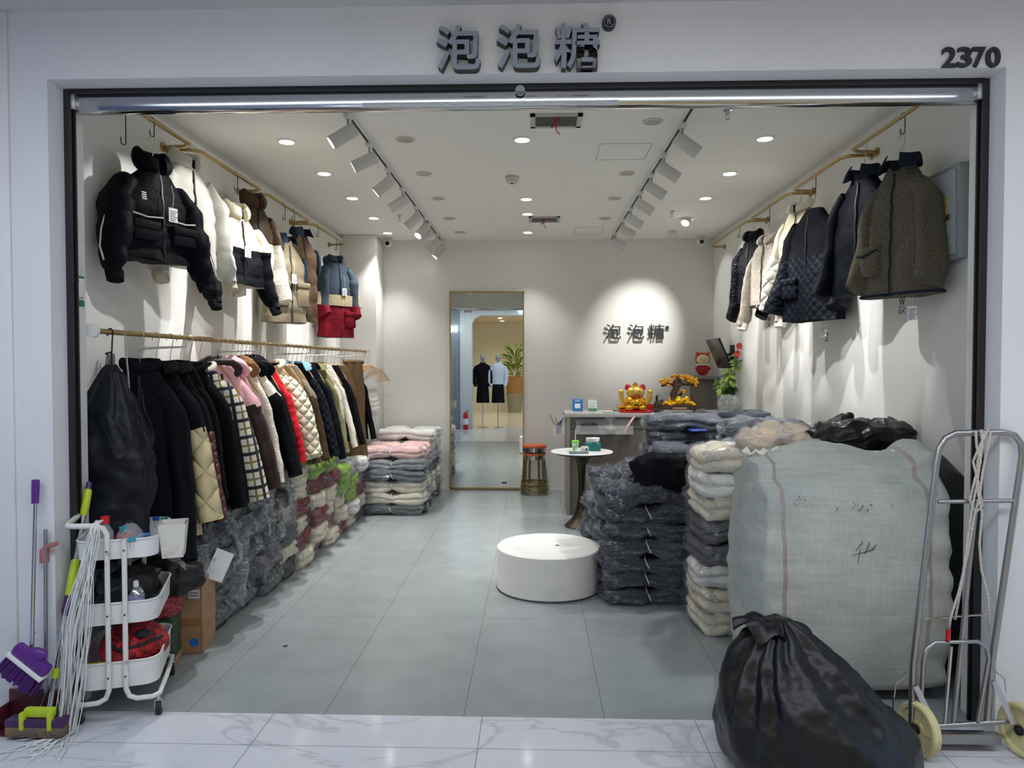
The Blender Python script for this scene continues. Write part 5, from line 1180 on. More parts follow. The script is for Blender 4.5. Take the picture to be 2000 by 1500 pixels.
# ---------------- black bagged garment and cover by the opening ----------------
t = thing('bagged_garment', 'crumpled black plastic covered garment hanging on a long hook, foremost on the coat rail', 'garment bag', (cxf(3.30), 3.30, CZ))
MB().tube([(-.014, 0, -.02), (-.014, 0, .0), (-.008, 0, .014), (.004, 0, .016), (.012, 0, .004), (.008, 0, -.05), (.002, 0, -.17)], .0035, 8).build('hook', M_blackmetal, t)
mb = MB()
def BG(u, v):
    a = 2*math.pi*u; z = -.15-.80*v; s_ = min(1, v/.5)
    w_ = .022+.165*s_**.8+(.018 if v > .5 else 0); d = .02+.085*s_**.7
    k = 1+.10*(1-v)*math.sin(9*a)+.05*math.sin(5*a+v*9)
    return Vector((w_*sgp(math.cos(a), .85)*k-.02*v, d*math.sin(a)*k-.02*v, z))
mb.grid(BG, 90, 60, True, True, True); mb.wob(.035, 5, 2, lambda c: min(1, (-c.z-.12)*3)); mb.wob(.012, 14, 3); mb.wob(.004, 34, 1); M_gb = mat('navy_black_film', (19, 22, 31), .5, bump=(8, .5, 5), spec=.35); mb.build('bag_film', M_gb, t, ang=2)
mb = MB(); mb.grid(lambda u, v: Vector((.03+.05*v+.10*(u-.5)*v+.02, -.115-.02*math.sin(u*5), -.40-.16*v+.02*math.sin(u*9))), 14, 10, False); mb.wob(.018, 12, 4); mb.build('loose_flap', M_gb, t, recalc=False)
mb = MB(); mb.grid(lambda u, v: Vector((.17+.05*v, -.06+.02*math.sin(u*5), -.25-.2*v-.12*u)), 12, 8, False); mb.wob(.015, 12, 6); mb.build('loose_flap', M_gb, t, recalc=False)
o = MB().cyl((0, 0, 0), (0, 0, .0001+.5), .004).build('chrome_rod', M_chrome, loc=(cxf(3.48)+.04, 3.40, CZ-.48)); 
o.rotation_euler = (0, R(-4), 0); tag(o, 'thin chrome retrieving rod hanging over the foremost black coat', 'rod')
t = thing('rain_cover', 'folded grey translucent cover hanging on the wall edge beside the jamb', 'cover', (XL+.03, 3.62, 1.56))
mb = MB(); mb.grid(lambda u, v: Vector((.02+.02*math.sin(12*u+v*5), (u-.5)*(.03+.16*math.sin(min(1, v*2.2)*1.5)*(1-.45*v)), -.45*v)), 30, 30, False); mb.wob(.012, 15, 2)
mb.build('cover_film', plastic('grey_film', (176, 176, 178), .55, .9, 14), t, recalc=False)
MB().tube([(0, 0, 0), (.03, 0, .01), (.03, 0, -.03)], .006, 8).build('hook', M_dark, t)

# ---------------- cardboard box ----------------
M_card = mat('cardboard', (172, 138, 106), .8, var=((158, 124, 92), 5, .4, .6))
t = thing('cardboard_box', 'brown cardboard box with a round blue sticker standing under the coats beside the cart', 'box', (-1.835, 3.745, 0), .12)
mb = MB(); W2, D2, H2, th_ = .095, .11, .385, .004
mb.box(-W2, W2, -D2, -D2+th_, 0, H2); mb.box(-W2, W2, D2-th_, D2, 0, H2); mb.box(-W2, -W2+th_, -D2, D2, 0, H2); mb.box(W2-th_, W2, -D2, D2, 0, H2); mb.box(-W2, W2, -D2, D2, 0, th_)
mb.build('carton', M_card, t, smooth=False)
MB().box(W2-.002, W2+.0008, -D2, D2, .14, .185).box(-W2, W2, -D2-.0008, -D2+.002, .14, .185).build('packing_tape', mat('brown_tape', (160, 116, 74), .35), t, smooth=False)
MB().box(.03, .085, -D2-.0012, -D2, .29, .335).build('label', M_white, t, smooth=False)
mb = MB()
for k in range(2): mb.box(.036, .078, -D2-.0018, -D2-.001, .302+.014*k, .308+.014*k)
mb.build('label_print', mat('tag_ink', (110, 112, 118), .6), t, smooth=False)
MB().lathe([(0, 0), (.024, 0), (.024, .001), (0, .001)], n=28, M=Matrix.Translation((.055, -D2, .06)) @ Matrix.Rotation(R(90), 4, 'X')).build('blue_sticker', mat('sticker_blue', (40, 110, 190), .4), t)
for k, (dx, dy, h_, r) in enumerate(((-.03, -.02, .22, .045), (.04, -.03, .18, .04), (.0, .04, .24, .05), (.05, .05, .16, .035))):
    mb = MB(); mb.grid(lambda u, v: Vector((dx+r*(1+.25*math.sin(9*u*6.28+v*3))*math.cos(6.283*u)+.03*v, dy+r*math.sin(6.283*u), .20+(h_)*v)), 30, 10); mb.wob(.01, 20, k)
    o = mb.build('film_roll', M_film2, loc=(-1.835, 3.745, .10), ang=2); tag(o, 'roll of clear plastic bags standing in the cardboard box, %s' % ('tallest toward the cart', 'leaning toward the aisle', 'rearmost and tallest', 'smallest at the back')[k], 'plastic roll', 'rolls of plastic bags in the cardboard box')
mb = MB(); mb.grid(lambda u, v: Vector((-.05+.10*u, .01*math.sin(3*u), -.08+.16*v)), 6, 6, False); o = mb.build('paper_sheet', M_white, loc=(-1.70, 3.80, .42), rz=.6, recalc=False); o.rotation_euler = (R(-12), R(28), .6); tag(o, 'white paper sheet standing between the cardboard box and the film packs', 'paper')

# ---------------- three-tier cart ----------------
CR = (-1.745, 2.925, 0); CA = R(20)
ct = thing('utility_cart', 'scuffed white three tier utility cart parked at the shop opening', 'cart', CR, CA)
Mcw = Matrix.Translation(CR) @ Matrix.Rotation(CA, 4, 'Z')
def cw(x, y, z): v = Mcw @ Vector((x, y, z)); return (v.x, v.y, v.z)
def rrect(w_, d, r, n=6):
    P = []
    for cx, cy, a0 in ((w_-r, r, -90), (w_-r, d-r, 0), (-w_+r, d-r, 90), (-w_+r, r, 180)):
        for k in range(n+1): a = R(a0+90*k/n); P.append((cx+r*math.cos(a), cy+r*math.sin(a)))
    return P
def tray(z0, z1):
    mb = MB(); P = rrect(.155, .44, .06); n = len(P)
    def ring(z, k): return [mb.bm.verts.new((x*k, .22+(y-.22)*k, z)) for x, y in P]
    A = ring(z0, .975); B = ring(z1, 1.0); C_ = ring(z1, .975); D = ring(z0+.006, .95)
    for X, Y in ((A, B), (B, C_), (C_, D)):
        for i in range(n): mb._f((X[i], X[(i+1) % n], Y[(i+1) % n], Y[i]))
    mb._f(A[::-1]); mb._f(D); o = mb.build('tray', M_white, ct)
    mb = MB(); mb.tube([(x, y, z1) for x, y in P], .0045, 8, True); mb.build('rim', M_white_dirty, o)
for z0, z1 in ((.69, .77), (.415, .505), (.145, .255)): tray(z0, z1)
for x in (-.032, .032):
    s = -1 if x < 0 else 1
    for yy, sg in ((-.012, 1), (.452, -1)):
        top = [(x, yy, .775)]
        pts = top+[(x, yy, .5), (x, yy, .2), (x, yy, .145), (x+s*.012, yy, .112), (x+s*.04, yy, .098), (x+s*.10, yy+sg*.005, .095), (s*.155, yy+sg*.03, .095), (s*.158, .22, .095)]
        MB().tube(pts, .0105, 12).build('post', M_white_dirty, ct)
        mb = MB()
        for z in (.73, .46, .20): mb.cyl((x, yy-sg*.011, z), (x, yy-sg*.013, z), .004, n=10)
        mb.build('screw', M_dark, ct)
hp = [(-.032, -.012, .77), (-.032, -.012, .80), (-.045, -.012, .825), (-.07, -.012, .838), (-.15, -.005, .84), (-.178, .01, .84), (-.185, .05, .84), (-.185, .36, .85), (-.178, .42, .85), (-.14, .45, .85), (-.06, .455, .848), (-.036, .452, .83), (-.032, .452, .77)]
MB().tube(hp, .0115, 12).build('handle', M_white_dirty, ct)
for x, y in ((-.15, .03), (.15, .02), (-.15, .42), (.15, .43)):
    mb = MB(); mb.cyl((x, y, .095), (x, y, .072), .009, n=12); mb.box(x-.013, x+.013, y-.008, y+.022, .064, .072, .002); mb.box(x-.015, x-.012, y-.006, y+.022, .03, .068); mb.box(x+.012, x+.015, y-.006, y+.022, .03, .068)
    cst = mb.build('caster', M_chrome, ct)
    MB().tube([(x-.011, y+.014, .034), (x+.011, y+.014, .034)], .034, 24).build('wheel', M_dark, cst)
# things on the cart
def at_cart(nm, lb, cat, x, y, z, mb, m, rz=0, g=None, ang=.7):
    return tag(mb.build(nm, m, loc=cw(x, y, z), rz=CA+rz, ang=ang), lb, cat, g)
def th_cart(nm, lb, cat, x, y, z, rz=0): return thing(nm, lb, cat, cw(x, y, z), CA+rz)
t = th_cart('plastic_bottle', 'clear plastic bottle with a red cap in the top tray of the cart', 'bottle', -.06, .10, .697)
MB().lathe([(0, 0), (.03, 0), (.032, .01), (.032, .09), (.013, .125), (.013, .135)], n=24).build('bottle_body', M_acr, t); MB().cyl((0, 0, .128), (0, 0, .158), .018, .017, 20).build('cap', mat('cap_red', (200, 36, 44), .4), t)
t = th_cart('dome_bottle', 'clear dome shaped bottle with red and blue contents in the top tray of the cart', 'bottle', .03, .13, .697)
MB().lathe([(0, 0), (.05, 0), (.054, .03), (.05, .075), (.03, .105), (.012, .118), (0, .12)], n=28).build('bottle_body', M_acr, t); MB().cyl((0, 0, .117), (0, 0, .127), .012, n=14).build('cap', M_dark, t)
mb = MB(); mb.ball((-.015, 0, .05), .025, n=12); mb.build('red_contents', M_redl, t); mb = MB(); mb.ball((.02, 0, .035), .022, n=12); mb.build('blue_contents', mat('content_blue', (90, 120, 190), .5), t)
for k, (x, y, z, rr_, m, lb) in enumerate(((.06, -.002, .772, 0, 'clip_teal', 'teal binder clip on the near rim of the top cart tray'), (.01, .10, .80, .6, 'clip_teal', 'teal clip lying on the dome bottle'), (.09, .43, .772, 0, 'clip_blue', 'blue binder clip on the far rim of the top cart tray'), (.13, .40, .772, .5, 'clip_green', 'green binder clip at the far corner of the top cart tray'))):
    t = th_cart('binder_clip', lb, 'clip', x, y, z, rr_)
    mb = MB(); mb.prism([(-.008, 0), (.008, 0), (.002, .018), (-.002, .018)], .03, Matrix.Translation((-.015, 0, .006)) @ Matrix(((0, 0, 1, 0), (1, 0, 0, 0), (0, -1, 0, 0), (0, 0, 0, 1)))); mb.build('jaw', mat(m, {'clip_teal': (60, 160, 180), 'clip_blue': (50, 90, 180), 'clip_green': (40, 130, 120)}[m], .4), t, smooth=False)
    MB().tube([(-.006, -.004, -.008), (-.006, -.006, -.04), (0, -.006, -.045), (.006, -.006, -.04), (.006, -.004, -.008)], .0012, 5).build('wire_arm', M_chrome, t)
for k, (x, y, r, m, lb) in enumerate(((-.02, .22, .028, M_redl, 'red spool among the small things in the top cart tray'), (.07, .22, .024, mat('content_blue', (90, 120, 190), .5), 'blue spool in the top cart tray'), (.09, .12, .026, M_redl, 'dark red spool near the aisle edge of the top cart tray'), (-.10, .16, .03, mat('pale_lilac', (196, 190, 214), .5), 'pale lilac roll in the top cart tray'), (-.09, .26, .03, M_dark, 'black roll in the top cart tray'))):
    at_cart('thread_spool', lb, 'spool', x, y, .696, MB().lathe([(0, 0), (r, 0), (r, .006), (r*.6, .010), (r*.6, .034), (r, .04), (r, .046), (0, .046)], n=20), m)
# white bin hung on the side
t = th_cart('hanging_bin', 'dirty white plastic bin hooked on the aisle side of the cart', 'bin', .163, .12, .66)
def frus(mb, w0, w1, h_, t_=.003):
    for k, (a, b) in enumerate(((w0, w1), (w0-t_, w1-t_))):
        A = [mb.bm.verts.new((sx*a+a, sy*a*1.1, 0 if k == 0 else t_)) for sx, sy in ((-1, -1), (1, -1), (1, 1), (-1, 1))]; B = [mb.bm.verts.new((sx*b+a, sy*b*1.1, h_)) for sx, sy in ((-1, -1), (1, -1), (1, 1), (-1, 1))]
        for i in range(4): mb._f((A[i], A[(i+1) % 4], B[(i+1) % 4], B[i]))
        mb._f(A)
mb = MB(); frus(mb, .042, .055, .15); mb.build('bin_shell', mat('yellowed_white', (214, 212, 204), .4, var=((170, 160, 130), 14, .6, .75)), t, smooth=False)
# middle tray
t = th_cart('spray_can', 'violet labelled spray can in the middle tray of the cart', 'can', .055, .10, .422)
MB().lathe([(0, 0), (.032, 0), (.033, .004), (.033, .09), (.031, .095), (.020, .115), (.012, .12), (0, .12)], n=32).build('can_body', M_chrome, t)
MB().lathe([(.0335, .008), (.0335, .088)], n=32).build('label', mat('lilac_label', (166, 168, 208), .4, var=((120, 124, 176), 60, .5, .6)), t, recalc=False)
MB().lathe([(.012, .118), (.012, .135), (.008, .145), (0, .146)], n=16).build('nozzle', M_white, t)
t = th_cart('tape_roll', 'clear tape roll standing beside the spray can on the cart', 'tape', -.02, .11, .455)
MB().tube([(.03*math.cos(a), 0, .03*math.sin(a)) for a in [k*math.pi/14 for k in range(28)]], .008, 8, True, 2.0).build('tape_ring', M_film2, t)
mb = lump(.24, .36, .14, 3, sq=.7, amp=.05, crease=0, cuts=12); mb.wob(.02, 16, 2); at_cart('dark_bundle', 'dark crumpled bundle filling the middle tray of the cart', 'bundle', -.02, .28, .50, mb, M_dark, ang=2)
mb = MB(); mb.grid(lambda u, v: Vector((-.10+.34*u, .02+.12*math.sin(u*3)+.10*v, .0+.07*math.sin(3*u)+.05*v-.03*v*v)), 30, 12, False); mb.wob(.025, 9, 3); mb.wob(.01, 25, 1)
at_cart('clear_bag', 'crinkled clear plastic bag spilling from the middle tray of the cart toward the box', 'plastic bag', .0, .18, .55, mb, M_film2, ang=2)
# bottom tray
t = th_cart('net_bag', 'full red mesh net bag tied with black cord in the bottom tray of the cart', 'net bag', .03, .20, .255)
mb = MB(); mb.ball((0, 0, 0), .125, .19, .105, 40); mb.wob(.03, 7, 4); mb.wob(.006, 40, 2)
for v in mb.bm.verts: v.co.z = max(v.co.z, -.085)
mb.build('net_body', mat('red_mesh', (186, 36, 44), .5, var=((120, 18, 26), 42, .45, .55), bump=(60, .8)), t, ang=2)
mb = MB(); mb.tube([(-.09, -.12, .06), (-.02, -.17, .035), (.06, -.15, .05), (.12, -.05, .04)], .008, 8); mb.ball((.05, -.12, .085), .03, .025, .02, 10); mb.wob(.008, 20, 1); mb.build('black_cord', M_dark, t)
mb = MB(); mb.box(-.05, .05, -.02, .02, 0, .09, .006); at_cart('yellow_pouch', 'small yellow pouch at the post side of the bottom cart tray', 'pouch', -.09, .05, .152, mb, mat('pouch_yellow', (190, 160, 50), .5))
# red and green bags behind the cart
t = thing('green_carton', 'dark green carton with brown bottom standing behind the cart under a red net', 'box', (-1.86, 3.50, 0), .25)
MB().box(-.07, .07, -.08, .08, .045, .27, .004).build('carton_body', mat('dark_green_print', (38, 62, 48), .5, var=((60, 84, 66), 30, .5, .6)), t); MB().box(-.071, .071, -.081, .081, 0, .046, .003).build('brown_bottom', M_card, t)
mb = lump(.17, .20, .12, 8, sq=.6, amp=.04, cuts=12, crease=0); mb.wob(.015, 25, 1); tag(mb.build('red_net', mat('faded_red_mesh', (176, 70, 76), .6, var=((120, 40, 50), 50, .45, .55)), loc=(-1.86, 3.49, .325), ang=2), 'faded red net bag draped over the dark green carton behind the cart', 'net bag')
mb = lump(.30, .22, .16, 4, sq=.7, amp=.05, cuts=12, crease=0); mb.wob(.02, 15, 1); tag(mb.build('black_shoe_bag', M_dark, loc=(-1.84, 3.50, .455), ang=2), 'black crumpled bag resting above the red net beside the cardboard box', 'bag')
# string bundle
sb = MB()
for k in range(40):
    f = rnd.random(); g_ = rnd.uniform(-1, 1); x0, y0, z0_ = cw(-.085+.03*rnd.random(), -.018-.012*rnd.random(), .845)
    P = [Vector(cw(-.075+.03*f, -.012+.02*rnd.random(), .858)), Vector((x0, y0, z0_))]; sp_ = Vector((-1.895+.04*g_, 2.80+.03*rnd.random(), 0))
    L_ = rnd.uniform(.02, .35) if k % 3 == 0 else .012
    for q in range(1, 15):
        s_ = q/14; z_ = z0_*(1-s_)+L_*s_; bx = x0*(1-s_)+sp_.x*s_; P.append(Vector((bx+.022*g_*math.sin(math.pi*s_)+.010*math.sin(7*s_+k*2.1), y0*(1-s_)+sp_.y*s_-.02*math.sin(math.pi*s_)+.008*math.cos(6*s_+k), z_)))
    if k % 3: P.append(P[-1]+Vector((rnd.uniform(-.10, .06), rnd.uniform(-.16, -.03), -.004))); P.append(P[-1]+Vector((rnd.uniform(-.08, .05), rnd.uniform(-.06, .0), 0)))
    sb.tube(P, .0019, 5)
tag(sb.build('string_bundle', mat('white_twine', (222, 224, 224), .45), ang=2), 'long bundle of white plastic twine hanging from the cart handle to the floor', 'twine')

# ---------------- cleaning tools ----------------
M_pur = mat('purple_plastic', (92, 40, 128), .4); M_lime = mat('lime_plastic', (184, 204, 48), .4); M_dpur = mat('dark_purple_plastic', (70, 40, 86), .4)
def P_(px, py, Y): return at(px, py, Y=Y)
t = thing('sponge_mop', 'purple and lime sponge mop leaning on the jamb behind the cart', 'mop', (0, 0, 0))
a, b = Vector((-1.955, 2.80, .11)), Vector((-1.965, 3.10, .985)); L = lambda s: a+(b-a)*s
MB().cyl(L(.0), L(.90), .0095, n=16).build('pole', M_chrome, t); MB().tube([L(.84), L(.86), L(.95), L(.965)], [.012, .017, .017, .014], 16).build('upper_grip', M_lime, t)
MB().tube([L(.96), L(1.0)], [.014, .011], 16).build('end_cap', M_dpur, t); MB().tube([L(.47), L(.49), L(.63), L(.64)], [.014, .018, .018, .014], 16).build('lower_grip', M_lime, t)
MB().tube([L(.39), L(.41), L(.48)], [.012, .021, .018], 16).build('collar', M_dpur, t); MB().cyl(L(.13), L(.17), .014, n=14).build('joint', M_lime, t)
for dx in (-.022, .022): MB().tube([L(.14)+Vector((dx*.3, 0, 0)), Vector((a.x+dx*2, a.y-.005, .10))], .0022, 6).build('lever_rod', M_chrome, t)
mb = MB(); Mh = Matrix.Translation((-1.985, 2.79, 0)) @ Matrix.Rotation(R(0), 4, 'Z')
mb.box(-.06, .06, -.014, .014, .088, .125, .006, Mh); mb.box(-.065, -.048, -.035, -.01, .045, .115, .003, Mh); mb.box(.048, .065, -.035, -.01, .045, .115, .003, Mh); mb.build('head_bracket', M_lime, t)
MB().box(-.13, .11, -.03, .03, .055, .085, .008, Mh).build('clamp', M_dpur, t); MB().box(-.13, .11, -.032, .032, .012, .058, .012, Mh).build('sponge', mat('used_sponge', (104, 96, 84), .95, bump=(80, .6), var=((160, 120, 70), 6, .55, .75)), t)
t = thing('broom', 'purple headed broom with steel pole leaning on the facade', 'broom', (0, 0, 0))
a, b = Vector((-2.045, 2.83, .33)), Vector((-2.055, 2.885, 1.03)); L = lambda s: a+(b-a)*s
MB().cyl(L(0), L(.88), .008, n=14).build('pole', M_chrome, t); MB().tube([L(.86), L(.995), L(1)], [.014, .0155, .010], 16).build('grip', M_pur, t)
Mb = Matrix.Translation((-2.035, 2.80, .30)) @ Matrix.Rotation(R(38), 4, 'Y')
mb = MB(); mb.box(-.085, .085, -.022, .022, -.005, .045, .014, Mb); mb.ball(Mb @ Vector((0, 0, .045)), .05, .022, .03, 14); mb.build('head', M_pur, t)
MB().box(-.088, .088, -.025, .025, -.02, -.003, .003, Mb).build('white_band', M_white, t)
mb = MB()
for k in range(170):
    x = -.085+.17*rnd.random(); y = -.02+.04*rnd.random(); mb.tube([Mb @ Vector((x, y, -.015)), Mb @ Vector((x*1.08, y*1.2, -.085-.015*rnd.random()))], .0045, 4)
o = mb.build('bristles', mat('purple_bristle', (78, 34, 110), .7), t); o['kind'] = 'stuff'
t = thing('dustpan', 'dark maroon long handled dustpan standing on the floor behind the mop', 'dustpan', (-2.06, 2.845, 0))
mb = MB(); mb.box(-.13, .12, -.05, .055, .0, .008); mb.box(-.13, .12, .045, .055, 0, .15, .004); mb.box(-.13, -.12, -.05, .055, 0, .10, .003); mb.box(.11, .12, -.05, .055, 0, .10, .003); mb.build('pan', mat('maroon_plastic', (84, 34, 42), .4), t)
MB().cyl((.03, .045, .14), (.035, .05, .82), .0075, n=12).build('handle', M_steel, t)
mb = MB(); mb.tube([(-.055, -.01, .24), (.0, -.015, .24), (.02, -.015, .24)], .011, 10); mb.build('foot_grip', mat('lilac_plastic', (176, 120, 186), .4), t); MB().tube([(-.05, -.01, .24), (0, .03, .40)], .002, 5).build('spring_wire', M_chrome, t)
t = thing('wall_peg', 'dusty pink plastic peg hook on the facade holding the broom poles', 'hook', (-2.02, FY-.0, .72))
M_peg = mat('dusty_pink', (170, 112, 112), .5)
MB().tube([(-.01, -.01, -.03), (-.01, -.02, .02), (.015, -.025, .035), (.05, -.03, .045)], .010, 10).build('arm', M_peg, t); MB().box(-.028, .0, -.03, 0, -.04, .02, .006).build('base', M_peg, t)

# ---------------- hand trolley ----------------
t = thing('hand_trolley', 'folding steel hand trolley with cream wheels and rope standing before the facade', 'trolley', (0, 0, 0))
Yt = lambda z: 2.785+.085*z
def fr(px, py, z=None):   # point of the leaning frame plane seen at that pixel
    Y = 2.84
    for _ in range(4):
        p = at(px, py, Y=Y); Y = Yt(p.z)
    return p
A = [fr(1780, 1420), fr(1783, 1300), fr(1829, 905), fr(1834, 876), fr(1846, 856), fr(1866, 846), fr(1960, 844), fr(1982, 850), fr(1994, 866), fr(1996, 892), fr(1938, 1290), fr(1928, 1408)]
MB().tube(A, .0125, 14).build('outer_frame', M_steel, t)
MB().tube([fr(1832, 980), fr(1982, 978)], .0085, 12).build('cross_bar', M_steel, t)
MB().tube([fr(1805, 1208), fr(1950, 1199)], .0035, 8).build('thin_cross_rod', M_chrome, t)
MB().tube([fr(1906, 980), fr(1862, 1412)], .009, 12).build('centre_pole', M_steel, t)
MB().tube([p+Vector((0, -.015, 0)) for p in (fr(1793, 1410), fr(1799, 1290), fr(1806, 1264), fr(1822, 1252), fr(1905, 1250), fr(1922, 1262), fr(1926, 1284), fr(1905, 1405))], .008, 12).build('inner_loop', M_steel, t)
MB().tube([fr(1858, 1262), fr(1845, 1412)], .0065, 10).build('strut', M_chrome, t)
MB().tube([fr(1786, 1418)+Vector((0, -.01, 0)), fr(1974, 1406)+Vector((0, -.01, 0))], .009, 12).build('axle', M_steel, t)
a, b = fr(1800, 1424), fr(1955, 1412)
mb = MB(); mb.box(a.x, b.x, 2.785, 2.815, .035, .075, .003); mb.box(a.x, b.x, 2.80, 2.90, .030, .036, .001); mb.build('toe_plate', M_steel, t)
for (p, q) in (((1783, 1336), (1810, 1395)), ((1936, 1326), (1970, 1406))):
    p0, p1 = fr(*p)+Vector((0, -.02, 0)), fr(*q)+Vector((0, -.03, 0)); MB().tube([p0, p1], .011, 8, flat=.25).build('bracket', mat('zinc_plate', (190, 190, 198), .35, .6), t)
for pts in (((1775, 1318), (1750, 1335), (1745, 1370), (1743, 1405), (1756, 1414)), ((1945, 1312), (1962, 1326), (1965, 1350))):
    MB().tube([fr(*p) for p in pts], .003, 8).build('wire_loop', M_chrome, t)
for px, py, s in ((1789, 1420, -1), (1990, 1406, -1)):
    c = fr(px, py)+Vector((0, -.02, 0)); c.z = .101; nrm = Vector((-.97, -.24, .03)).normalized()
    Mw = Matrix.Translation(c) @ nrm.to_track_quat('Z', 'Y').to_matrix().to_4x4()
    wl = MB().lathe([(0, -.008), (.03, -.008), (.034, -.006), (.074, -.006), (.08, -.016), (.092, -.018), (.0995, -.012), (.1, -.003), (.097, 0), (.1, .003), (.0995, .012), (.092, .018), (.08, .016), (.074, .006), (.034, .006), (.03, .010), (0, .010)], n=56, M=Mw).build('wheel', mat('cream_nylon_wheel', (214, 208, 160), .35, var=((196, 188, 138), 9, .4, .65)), t)
    MB().lathe([(.0, -.02), (.019, -.02), (.019, .02), (.012, .021), (.010, .026), (0, .026)], n=24, M=Mw).build('hub', M_dark, wl)
    mb = MB()
    for k in range(5):
        a_ = k*2*math.pi/5; mb.box(.03, .078, -.003, .003, -.010, .010, .0, Mw @ Matrix.Rotation(a_, 4, 'Z'))
    mb.build('spoke_rib', mat('cream_nylon_wheel', (214, 208, 160), .35), wl, smooth=False)
rp = MB(); F_ = Vector((0, -.022, 0))
def rope(pts, r=.0048): rp.tube([fr(*p)+F_+Vector((0, .0045*math.sin(i*1.7), 0)) for i, p in enumerate(pts)], r, 7)
rope(((1899, 840), (1902, 870), (1908, 900), (1896, 935), (1888, 975), (1900, 1000), (1911, 985), (1903, 940), (1895, 900), (1907, 870), (1922, 838)))
rope(((1909, 838), (1914, 870), (1906, 905), (1899, 950), (1893, 985), (1883, 1060), (1872, 1130), (1858, 1206)))
rope(((1928, 842), (1922, 880), (1912, 920), (1905, 970), (1898, 1000), (1884, 1080), (1866, 1150), (1850, 1200), (1847, 1226)))
rope(((1916, 840), (1904, 900), (1900, 945), (1910, 1000), (1907, 1060), (1911, 1110), (1922, 1160), (1925, 1230)))
tag(rp.build('rope', mat('dirty_cotton_rope', (196, 190, 184), .9, bump=(120, .6)), ang=2), 'knotted off-white rope looped over the top bar of the hand trolley', 'rope')
o = MB().tube([fr(1846, 1226)+F_, fr(1845, 1247)+F_], .009, 8).build('red_clip', M_redl); tag(o, 'small red clip on the rope end hanging inside the hand trolley', 'clip')

# ---------------- facing shop, seen only in the mirror ----------------
for k, (x, y) in enumerate([(x, y) for x in (-1.0, -.2, .9, 2.2) for y in (-1.2, -2.6, -4.0, -5.4)]):
    t = thing('facing_downlight', 'ceiling downlight of the facing shop, %s row in and %s from the blue panel' % (ORD[k % 4], ORD[k//4]), 'ceiling light', (x, y, 2.9), 0, 'downlights of the facing shop')
    MB().lathe([(0, 0), (.06, 0), (.06, -.006), (0, -.006)], n=16).build('diffuser', M_glow, t); spot('facing_beam', (x, y, 2.88), (x, y, 0), 34, WARM, 130, .8, .05)
for x, lb, cm, lm in ((-1.24, 'mannequin in a long black coat at the facing shop entrance, seen in the mirror', F_black, F_black), (-.87, 'mannequin in pale top and black skirt at the facing shop entrance, seen in mirror', fab('pale_grey_knit', (196, 204, 214), (30, .3)), F_black)):
    t = thing('mannequin', lb, 'mannequin', (x, -.16, 0), math.pi)
    MB().lathe([(0, 0), (.14, 0), (.14, .01), (.012, .02), (.012, .62), (0, .62)], n=24).build('stand', M_chrome, t)
    mb = MB(); mb.lathe([(.16, .60), (.15, .85), (.13, 1.10), (.135, 1.12)], n=28, sy=.62); mb.wob(.008, 9, 1); mb.build('skirt', lm, t)
    mb = MB(); mb.lathe([(.15, 1.05), (.155, 1.25), (.175, 1.42), (.165, 1.50), (.06, 1.56), (.045, 1.60)], n=28, sy=.6); mb.wob(.008, 9, 2); mb.build('top', cm, t)
    for s in (-1, 1): MB().tube([(s*.15, 0, 1.48), (s*.20, 0, 1.35), (s*.20, -.02, 1.12), (s*.17, -.06, 1.0)], [.05, .055, .045, .04], 12).build('sleeve', cm, t)
    mb = MB(); mb.tube([(0, 0, 1.56), (0, 0, 1.62)], .04, 12); mb.ball((0, 0, 1.70), .065, .075, .09, 18); mb.build('head', mat('mannequin_grey', (150, 150, 150), .4), t)
t = thing('potted_palm', 'tall spiky palm in a woven pot in the facing shop, seen in the mirror', 'plant', (-.62, -5.9, 0))
MB().lathe([(0, 0), (.2, 0), (.28, .62), (.26, .62), (0, .58)], n=20).build('pot', mat('grey_pot', (150, 146, 136), .7), t); MB().lathe([(.24, .60), (.32, 1.15), (.30, 1.15), (.22, .62)], n=20).build('basket', mat('wicker', (176, 132, 84), .8, bump=(60, .8)), t)
mb = MB()
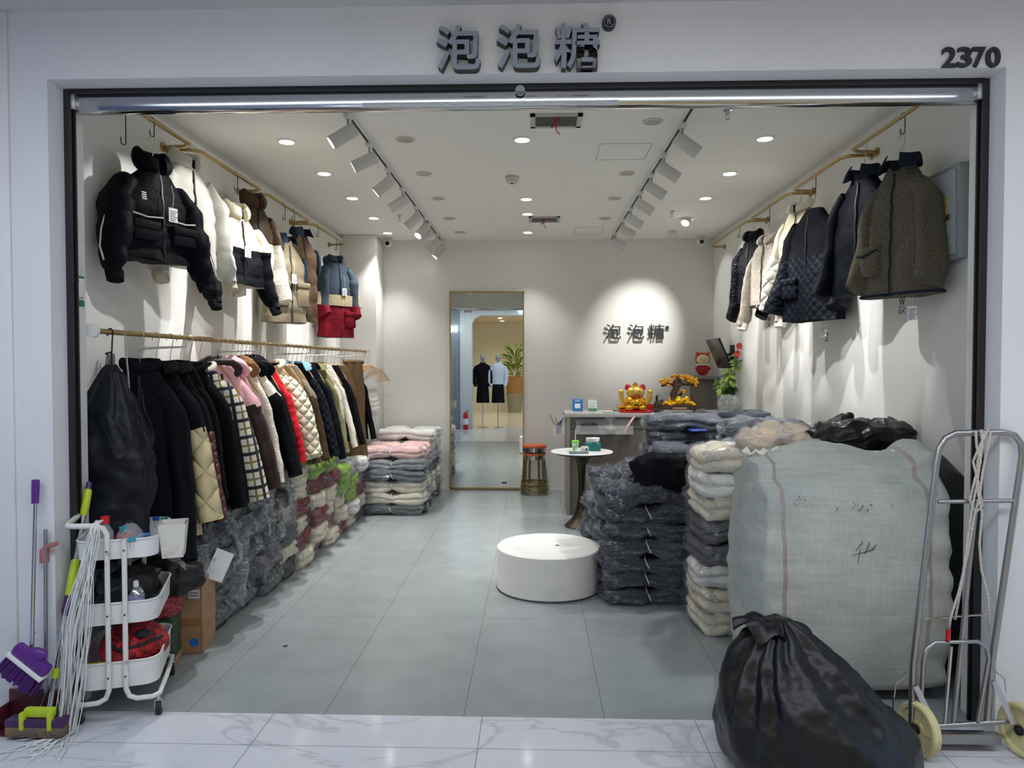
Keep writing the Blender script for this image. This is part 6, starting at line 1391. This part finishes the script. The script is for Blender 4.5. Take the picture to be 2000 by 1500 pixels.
for k in range(60):
    a_ = rnd.uniform(0, 6.28); leaf(mb, Vector((.05*math.cos(a_), .05*math.sin(a_), 1.1+.9*rnd.random())), Vector((math.cos(a_), math.sin(a_), rnd.uniform(.2, 1.6))), .55, .022)
mb.build('fronds', M_lg, t, recalc=False)
t = thing('facing_coat_rack', 'clothes rack along the side wall of the facing shop, seen in the mirror', 'clothes rack', (-2.0, -2.0, 0))
MB().tube([(0, 0, 0), (0, 0, 1.55), (0, -2.5, 1.55), (0, -2.5, 0)], .015, 8).build('frame', M_gold, t)
for k in range(9): tag(MB().tube([(-.02, 0, 1.5), (-.02, 0, 1.40), (0, 0, .75)], [.04, .16, .15], 14, flat=.35).build('hung_garment', (F_offw, F_beigesh, F_brown, F_black)[k % 4], loc=(-2.0, -2.2-.24*k, 0)), 'garment on the facing shop rack, %s from its entrance, seen in the mirror' % ORD[k], 'garment', 'garments on the facing rack')
t = thing('fire_extinguisher', 'red fire extinguisher with a white label across the corridor, seen in the mirror', 'fire extinguisher', (-1.60, .42, 0))
MB().lathe([(0, 0), (.06, 0), (.06, .34), (.03, .40), (.015, .42), (0, .42)], n=20).build('cylinder_body', M_redl, t); MB().lathe([(.061, .12), (.061, .26)], n=20).build('label', M_white, t, recalc=False); MB().tube([(0, 0, .41), (.06, 0, .44)], .012, 8).build('handle', M_dark, t)
o = text_obj('facing_number', '2142', .1, .004, .002, [mat('digit_black', (36, 40, 50), .4)], (-1.55, .305, 2.78), (R(90), 0, math.pi), (.19, .065)); tag(o, 'black number above the facing shop entrance, seen in the mirror', 'number')
o = text_obj('lit_letter', 'H', .3, .02, .008, [mat('lit_sign', (250, 250, 255), .5, emit=((240, 245, 255), 6))], (-1.89, .32, 2.36), (R(90), 0, math.pi), (.16, .15)); tag(o, 'glowing white letter H on the blue panel across the corridor, seen in the mirror', 'sign letter')
o = MB().box(-.25, .0, 0, .03, 2.74, 2.93).build('lit_sign_box', mat('lit_cyan', (200, 240, 250), .5, emit=((190, 235, 250), 5)), loc=(-.1, .31, 0)); tag(o, 'small glowing pale blue sign over the facing shop entrance, seen in the mirror', 'sign')
